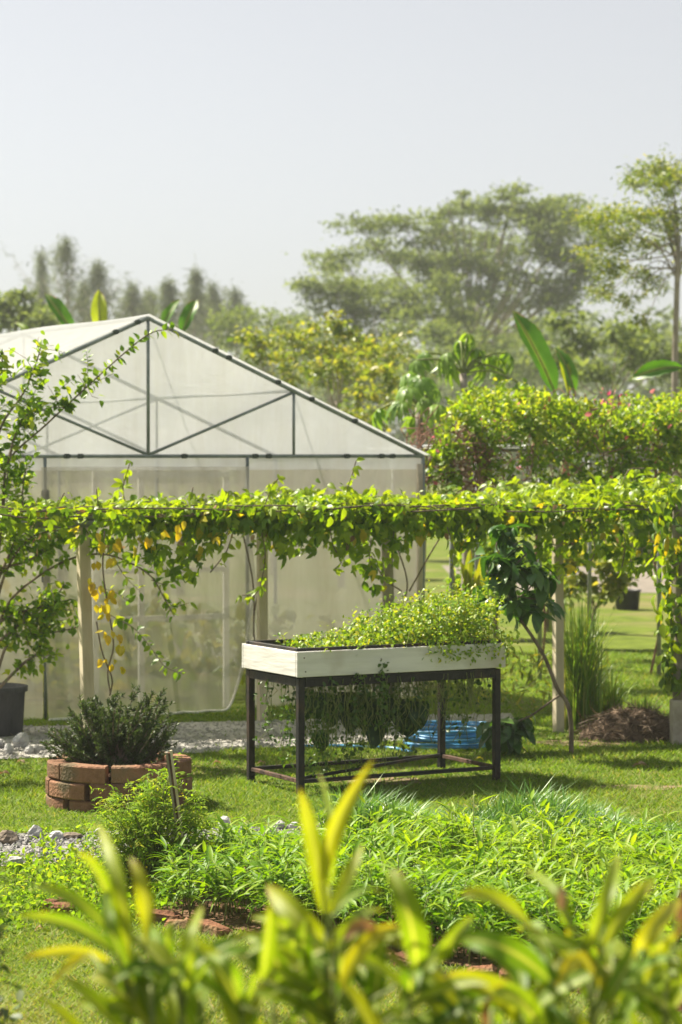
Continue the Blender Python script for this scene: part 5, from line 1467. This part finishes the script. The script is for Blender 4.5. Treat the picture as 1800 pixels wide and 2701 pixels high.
# shrubs on the far lawn at the right, seen under the arbour
for (x, D, cl, lb, mt) in ((1570, 27.5, [(1510, 1480, 26, 22), (1550, 1465, 28, 20), (1600, 1490, 32, 24), (1540, 1530, 30, 24), (1590, 1550, 34, 24), (1630, 1520, 26, 22), (1500, 1560, 26, 24), (1620, 1450, 28, 18)], 'light green sapling on the far lawn behind the pale post', 'lf_light'),
                           (1450, 30, [(1420, 1500, 34, 30), (1470, 1470, 34, 26), (1440, 1550, 34, 26), (1390, 1480, 30, 30), (1490, 1540, 26, 22)], 'shaded green shrub behind the glossy tree', 'lf_boug'),
                           (1310, 29, [(1290, 1480, 36, 34), (1330, 1440, 40, 34), (1250, 1460, 34, 34), (1300, 1540, 36, 30), (1230, 1530, 30, 30)], 'dense green shrub beneath the left half of the arbour', 'lf_boug'),
                           (1720, 50, [(1650, 1440, 50, 30), (1720, 1420, 50, 34), (1780, 1450, 50, 34), (1680, 1390, 60, 34), (1760, 1370, 60, 34), (1600, 1410, 50, 34), (1540, 1400, 50, 34), (1840, 1420, 50, 40), (1480, 1400, 50, 36)], 'broad tree with bare trunk beyond the far lawn', 'lf_light')):
    crown_tree('shrub' if D < 40 else 'roadside_tree', lb, D, x, cl, mt, .11 if D < 40 else .16, 190 if D < 40 else 130, .03 if D < 40 else .16, fork=(x, 1600 if D < 40 else 1470), depth=.4, bark='bark')
# banana plants: a stalk and big leaves
def ban(foot, D, leaves, lb):
    b = P(foot, 1200, D); b[2] = 0
    t = thing('banana_plant', lb, 'banana plant', b, group='banana plants')
    top = np.mean([P(l[0], l[1], D) for l in leaves], axis=0) - b
    top[2] = min(top[2], 2.2)
    MB().tube(spline([(0, 0, -.05), top * .5, top], 5), [.11 - .005 * i for i in range(11)], 10).build('stalk', M['stem'], t, True)
    for (x, y, cx, cy, x2, y2, wd, ti, nx) in leaves:
        A = P(x, y, D) - b; C = P(cx, cy, D) - b + (0, -.12, 0); B = P(x2, y2, D + .15) - b
        V, F = ribbon(A, C, B, wd / FPX * D, (nx, -1, .35), 16, .05, .45, .5, ragged=.12)
        lf = put('leaf', mesh_np('leaf', V, F, M['lf_ban'], tint=ti, ribbon5=True), t)
        rib = [(1 - u) ** 2 * A + 2 * u * (1 - u) * C + u * u * B + np.array((0, .006, 0)) for u in np.linspace(0, .97, 12)]
        MB().tube([top] + rib, [.022] + [.016 * (1 - i / 13) + .003 for i in range(12)], 6).build('midrib', M['stem'], lf, True)
ban(155, 37, [(195, 880, 165, 830, 118, 772, 46, .3, .5)], 'banana plant with one dark leaf leaning left over the roof')
ban(262, 37.5, [(266, 880, 262, 830, 262, 765, 46, .85, .1), (70, 880, 80, 870, 40, 850, 18, .6, .3)], 'banana plant with one upright yellow green leaf over the roof')
ban(470, 38, [(425, 870, 450, 820, 475, 790, 34, .35, -.6), (480, 880, 500, 830, 522, 790, 44, .2, -.4)], 'banana plant with two dark leaves right of the greenhouse ridge')
ban(1470, 30, [(1465, 1040, 1420, 930, 1352, 818, 72, .25, .5), (1515, 1040, 1500, 970, 1465, 915, 46, .35, .6), (1500, 1040, 1490, 980, 1475, 920, 30, .9, .4)], 'banana plant with a long leaf rising above the bougainvillea')
ban(1850, 30, [(1800, 970, 1730, 965, 1665, 1000, 46, .25, .1)], 'banana plant at the right edge with a leaf pointing left')
# papaya trees
def papaya(foot, D, top, leaves, lb):
    b = P(foot, 1200, D); b[2] = 0
    t = thing('papaya_tree', lb, 'tree', b, group='papaya trees')
    tp = P(top[0], top[1], D) - b
    MB().tube(spline([(0, 0, -.05), tp * .5 + (.05, 0, 0), tp], 5), [.07 - .003 * i for i in range(11)], 9).build('trunk', M['bark_grey'], t, True)
    L = Leaves()
    for (x, y) in leaves:
        e = P(x, y, D + random.uniform(-.4, .4)) - b
        MB().tube(spline([tp, (tp + e) / 2 + (0, 0, .08), e], 4), .012, 5).build('petiole', M['stem'], t, True)
        out = e - tp; out[2] = 0
        for r_ in range(2):
            L.add(e + b, unit(out + rng.normal(0, .15, 3)) + (0, -.2, -.5), unit(out) * .4 + (0, -.3, 1) + rvec(1, .2)[0], rng.uniform(.2, .3), rng.uniform(.4, 1))
    foliage(L, T_PAP, M['lf_pap'], t, b, 60)
papaya(1095, 26, (1105, 1075), [(1075, 1020), (1110, 1000), (1145, 1020), (1060, 1060), (1150, 1070), (1090, 1100), (1130, 1050), (1075, 985), (1000, 1080)], 'papaya tree with drooping pale leaves at the left end of the bougainvillea')
papaya(1225, 27, (1222, 985), [(1180, 930), (1215, 900), (1255, 920), (1300, 940), (1195, 970), (1270, 960), (1235, 880), (1340, 930), (1120, 930), (1100, 950), (1320, 975), (1370, 1010)], 'taller papaya tree with spread pale leaves above the bougainvillea')
# ================================================================= FOREGROUND GINGER CLUMPS
def ginger(label, D, foot_px, stems, leaves, filler):
    """stems and leaves given by photo pixels; distance from the usual 5-7 cm leaf width"""
    b = P(foot_px, 2701, D); b[2] = 0
    t = thing('ginger_clump', label, 'plant', b, group='ginger clumps in the foreground')
    tops = []
    for (x, y, fx) in stems:
        D1 = D + random.uniform(-.12, .12)
        e = P(x, y, D1) - b; f = P(fx, 2701, D1) - b; f[2] = 0
        q = spline([f, f + (e - f) * .5 + (random.gauss(0, .015), 0, 0), e], 5)
        MB().tube(q, [.0085 - .004 * i / len(q) for i in range(len(q))], 7).build('cane', M['stem'], t, True)
        tops.append((f, e))
    def leaf(bx, by, cx, cy, tx, ty, wd, ti, dead=False):
        D1 = D + random.uniform(-.18, .18)
        A = P(bx, by, D1) - b; B = P(tx, ty, D1 + random.uniform(-.16, .16)) - b
        C = P(cx, cy, D1 - random.uniform(0, .12)) - b
        C = 2 * C - (A + B) / 2 if True else C
        nr = np.array((random.uniform(-.5, .5), -1, random.uniform(.1, .9)))
        V, F = ribbon(A, C, B, wd * .85 / FPX * D, nr, 12, .07, random.uniform(.25, .7), .45)
        tt = np.repeat(np.clip(ti - .02 + np.concatenate([np.zeros(7), np.linspace(0, .12, 5)]), 0, 1), 4)
        lf = put('leaf', mesh_np('leaf', V, F, M['lf_dead'] if dead else M['lf_ging'], tint=tt, ribbon5=True), t)
        # petiole to the nearest cane
        best = min(tops, key=lambda s: np.linalg.norm(np.array(s[0] + (s[1] - s[0]) * .8) - A))
        ax = best[1] - best[0]; u = np.clip(((A - best[0]) @ ax) / (ax @ ax) - .08, .15, 1)
        j = best[0] + ax * u
        MB().tube([j, (j + A) / 2 + (0, 0, .01), A + (C - A) * .02], .0035, 5).build('petiole', M['stem'], lf, True)
    for l in leaves: leaf(*l)
    for i in range(filler):
        f, e = random.choice(tops)
        u = random.uniform(.45, 1.0)
        A = f + (e - f) * u
        az = random.uniform(0, 6.28); ln = random.uniform(.2, .34)
        B = A + np.array((math.cos(az) * ln * .6, math.sin(az) * ln * .5, random.uniform(.1, 1.0) * ln))
        lim = P(900, random.uniform(2400, 2520), D)[2]
        if B[2] > lim: B[2] = lim - random.uniform(0, .1)
        C = (A + B) / 2 + (0, 0, random.uniform(.03, .09))
        V, F = ribbon(A, C, B, random.uniform(.026, .048), (math.cos(az) * -.3, -.5, 1), 10, .05, random.uniform(.25, .6), .45)
        put('leaf', mesh_np('leaf', V, F, M['lf_ging'], tint=np.clip(random.gauss(.36, .18), 0, 1), ribbon5=True), t)
ginger('ginger clump with arching yellow green leaves at the lower left', 4.6, 430,
       [(330, 2560, 420), (400, 2600, 450), (480, 2600, 480), (300, 2600, 380), (530, 2640, 520)],
       [(310, 2520, 190, 2440, 40, 2418, 46, .3), (298, 2470, 200, 2375, 80, 2337, 44, .35), (344, 2560, 315, 2330, 258, 2170, 52, .55), (321, 2538, 275, 2340, 200, 2250, 46, .42), (385, 2500, 385, 2370, 344, 2262, 54, .68),
        (293, 2538, 190, 2508, 52, 2532, 36, .72), (240, 2515, 185, 2550, 135, 2601, 34, .8), (402, 2690, 300, 2650, 200, 2650, 50, .45), (425, 2640, 340, 2590, 252, 2544, 72, .3), (459, 2570, 500, 2480, 534, 2389, 50, .5), (488, 2624, 500, 2550, 517, 2486, 34, .4),
        (360, 2600, 290, 2440, 290, 2340, 40, .2), (400, 2640, 420, 2520, 400, 2440, 52, .15), (350, 2640, 330, 2530, 300, 2480, 50, .12), (470, 2680, 520, 2590, 580, 2540, 52, .3), (440, 2600, 440, 2500, 455, 2430, 40, .3)], 34)
ginger('ginger clump with the tallest upright yellow leaves in the middle foreground', 4.5, 850,
       [(860, 2420, 850), (880, 2500, 880), (720, 2600, 760), (1000, 2560, 960), (640, 2640, 690), (1080, 2620, 1020)],
       [(850, 2330, 885, 2180, 987, 2003, 58, .68), (862, 2430, 830, 2240, 790, 2076, 58, .58), (872, 2342, 872, 2180, 842, 2040, 34, .45), (872, 2411, 920, 2310, 959, 2224, 42, .6), (884, 2526, 790, 2420, 700, 2330, 84, .6),
        (1102, 2580, 1080, 2420, 1028, 2290, 88, .38), (690, 2590, 705, 2480, 712, 2385, 52, .42), (880, 2560, 940, 2440, 1010, 2400, 60, .5), (760, 2640, 720, 2520, 640, 2460, 60, .35), (900, 2620, 960, 2500, 1050, 2440, 52, .78), (820, 2640, 800, 2520, 810, 2420, 56, .25), (980, 2660, 1000, 2540, 990, 2440, 70, .18), (640, 2660, 600, 2560, 540, 2520, 52, .3), (1040, 2680, 1120, 2560, 1230, 2430, 52, .42), (930, 2690, 900, 2560, 930, 2470, 66, .12),
        (780, 2500, 740, 2440, 660, 2420, 44, .45), (905, 2480, 960, 2440, 1000, 2475, 40, .2, True)], 105)
ginger('broad ginger clump with orange tipped leaves at the lower right', 4.55, 1500,
       [(1450, 2560, 1480), (1560, 2530, 1540), (1620, 2520, 1600), (1380, 2620, 1400), (1300, 2660, 1330), (1240, 2670, 1280)],
       [(1417, 2463, 1310, 2375, 1216, 2363, 60, .55), (1508, 2480, 1470, 2360, 1388, 2297, 44, .4), (1543, 2520, 1600, 2370, 1629, 2251, 50, .48), (1589, 2498, 1650, 2400, 1727, 2314, 58, .55), (1663, 2540, 1730, 2440, 1800, 2371, 58, .74), (1147, 2540, 1200, 2470, 1250, 2417, 44, .42),
        (1451, 2590, 1330, 2500, 1190, 2475, 82, .22), (1583, 2610, 1530, 2530, 1463, 2613, 46, .82), (1440, 2740, 1310, 2620, 1164, 2584, 92, .62), (1420, 2710, 1370, 2640, 1290, 2618, 84, .4), (1480, 2640, 1420, 2540, 1350, 2480, 60, .2), (1540, 2640, 1560, 2560, 1530, 2460, 60, .3), (1600, 2640, 1650, 2560, 1700, 2460, 60, .3), (1330, 2700, 1250, 2640, 1180, 2640, 60, .2), (1560, 2700, 1600, 2620, 1590, 2540, 56, .65), (1470, 2590, 1500, 2520, 1500, 2430, 44, .72),
        (1480, 2400, 1485, 2370, 1478, 2330, 30, .6, True), (1290, 2720, 1280, 2670, 1300, 2620, 26, .1, True)], 105)
ginger('ginger clump cut off by the right picture edge, with a brown withered tip', 4.7, 1790,
       [(1760, 2500, 1780), (1720, 2600, 1740), (1830, 2520, 1830)],
       [(1700, 2600, 1740, 2500, 1800, 2430, 54, .6), (1720, 2640, 1760, 2560, 1830, 2540, 60, .5), (1760, 2560, 1700, 2500, 1660, 2510, 46, .4), (1780, 2480, 1800, 2400, 1795, 2330, 40, .2, True), (1740, 2690, 1760, 2620, 1800, 2600, 56, .4), (1800, 2600, 1860, 2480, 1900, 2440, 54, .5)], 36)
# dark shrub cut by the left picture edge
def edge_shrub():
    b = P(-60, 2701, 7.0); b[2] = 0
    t = thing('edge_shrub', 'dark small leaved shrub cut off by the lower left picture edge', 'shrub', b)
    L = Leaves(); st = MB()
    for (x, y, k) in ((-20, 2360, 60), (10, 2340, 26), (-10, 2420, 50), (20, 2480, 16), (-20, 2540, 60), (30, 2535, 12), (-10, 2620, 60), (40, 2680, 34), (-60, 2450, 120), (-80, 2600, 120), (70, 2660, 14), (20, 2690, 40)):
        e = P(x - 62, y, 7.0) - b
        q = spline([(0, 0, 0), e * .5 + (-.05, 0, .05), e], 4); st.tube(q, .005, 5)
        L.add(e + b + rvec(k, .035), rvec(k), rvec(k, .6) + (0, -.2, .8), rng.uniform(.03, .06, k), rng.random(k))
    st.build('branches', M['bark'], t, True)
    foliage(L, T_OV, M['lf_shrub'], t, b, 0)
edge_shrub()

# ================================================================= HAZE
HZ = 430.0
hz = MB().box((0, 0, 8.5), (2 * HZ, 2 * HZ, 19.0)).build('haze', None)
m, n, l = mat_new('haze_air')
out = n.new('ShaderNodeOutputMaterial')
pv = n.new('ShaderNodeVolumePrincipled')
pv.inputs['Color'].default_value = (0.93, 0.95, 0.98, 1)
pv.inputs['Density'].default_value = 0.00065
pv.inputs['Anisotropy'].default_value = 0.0
l.new(pv.outputs[0], out.inputs['Volume'])
hz.data.materials.append(m)
tag(hz, 'thin pale morning haze over the whole garden', 'haze', kind='stuff')
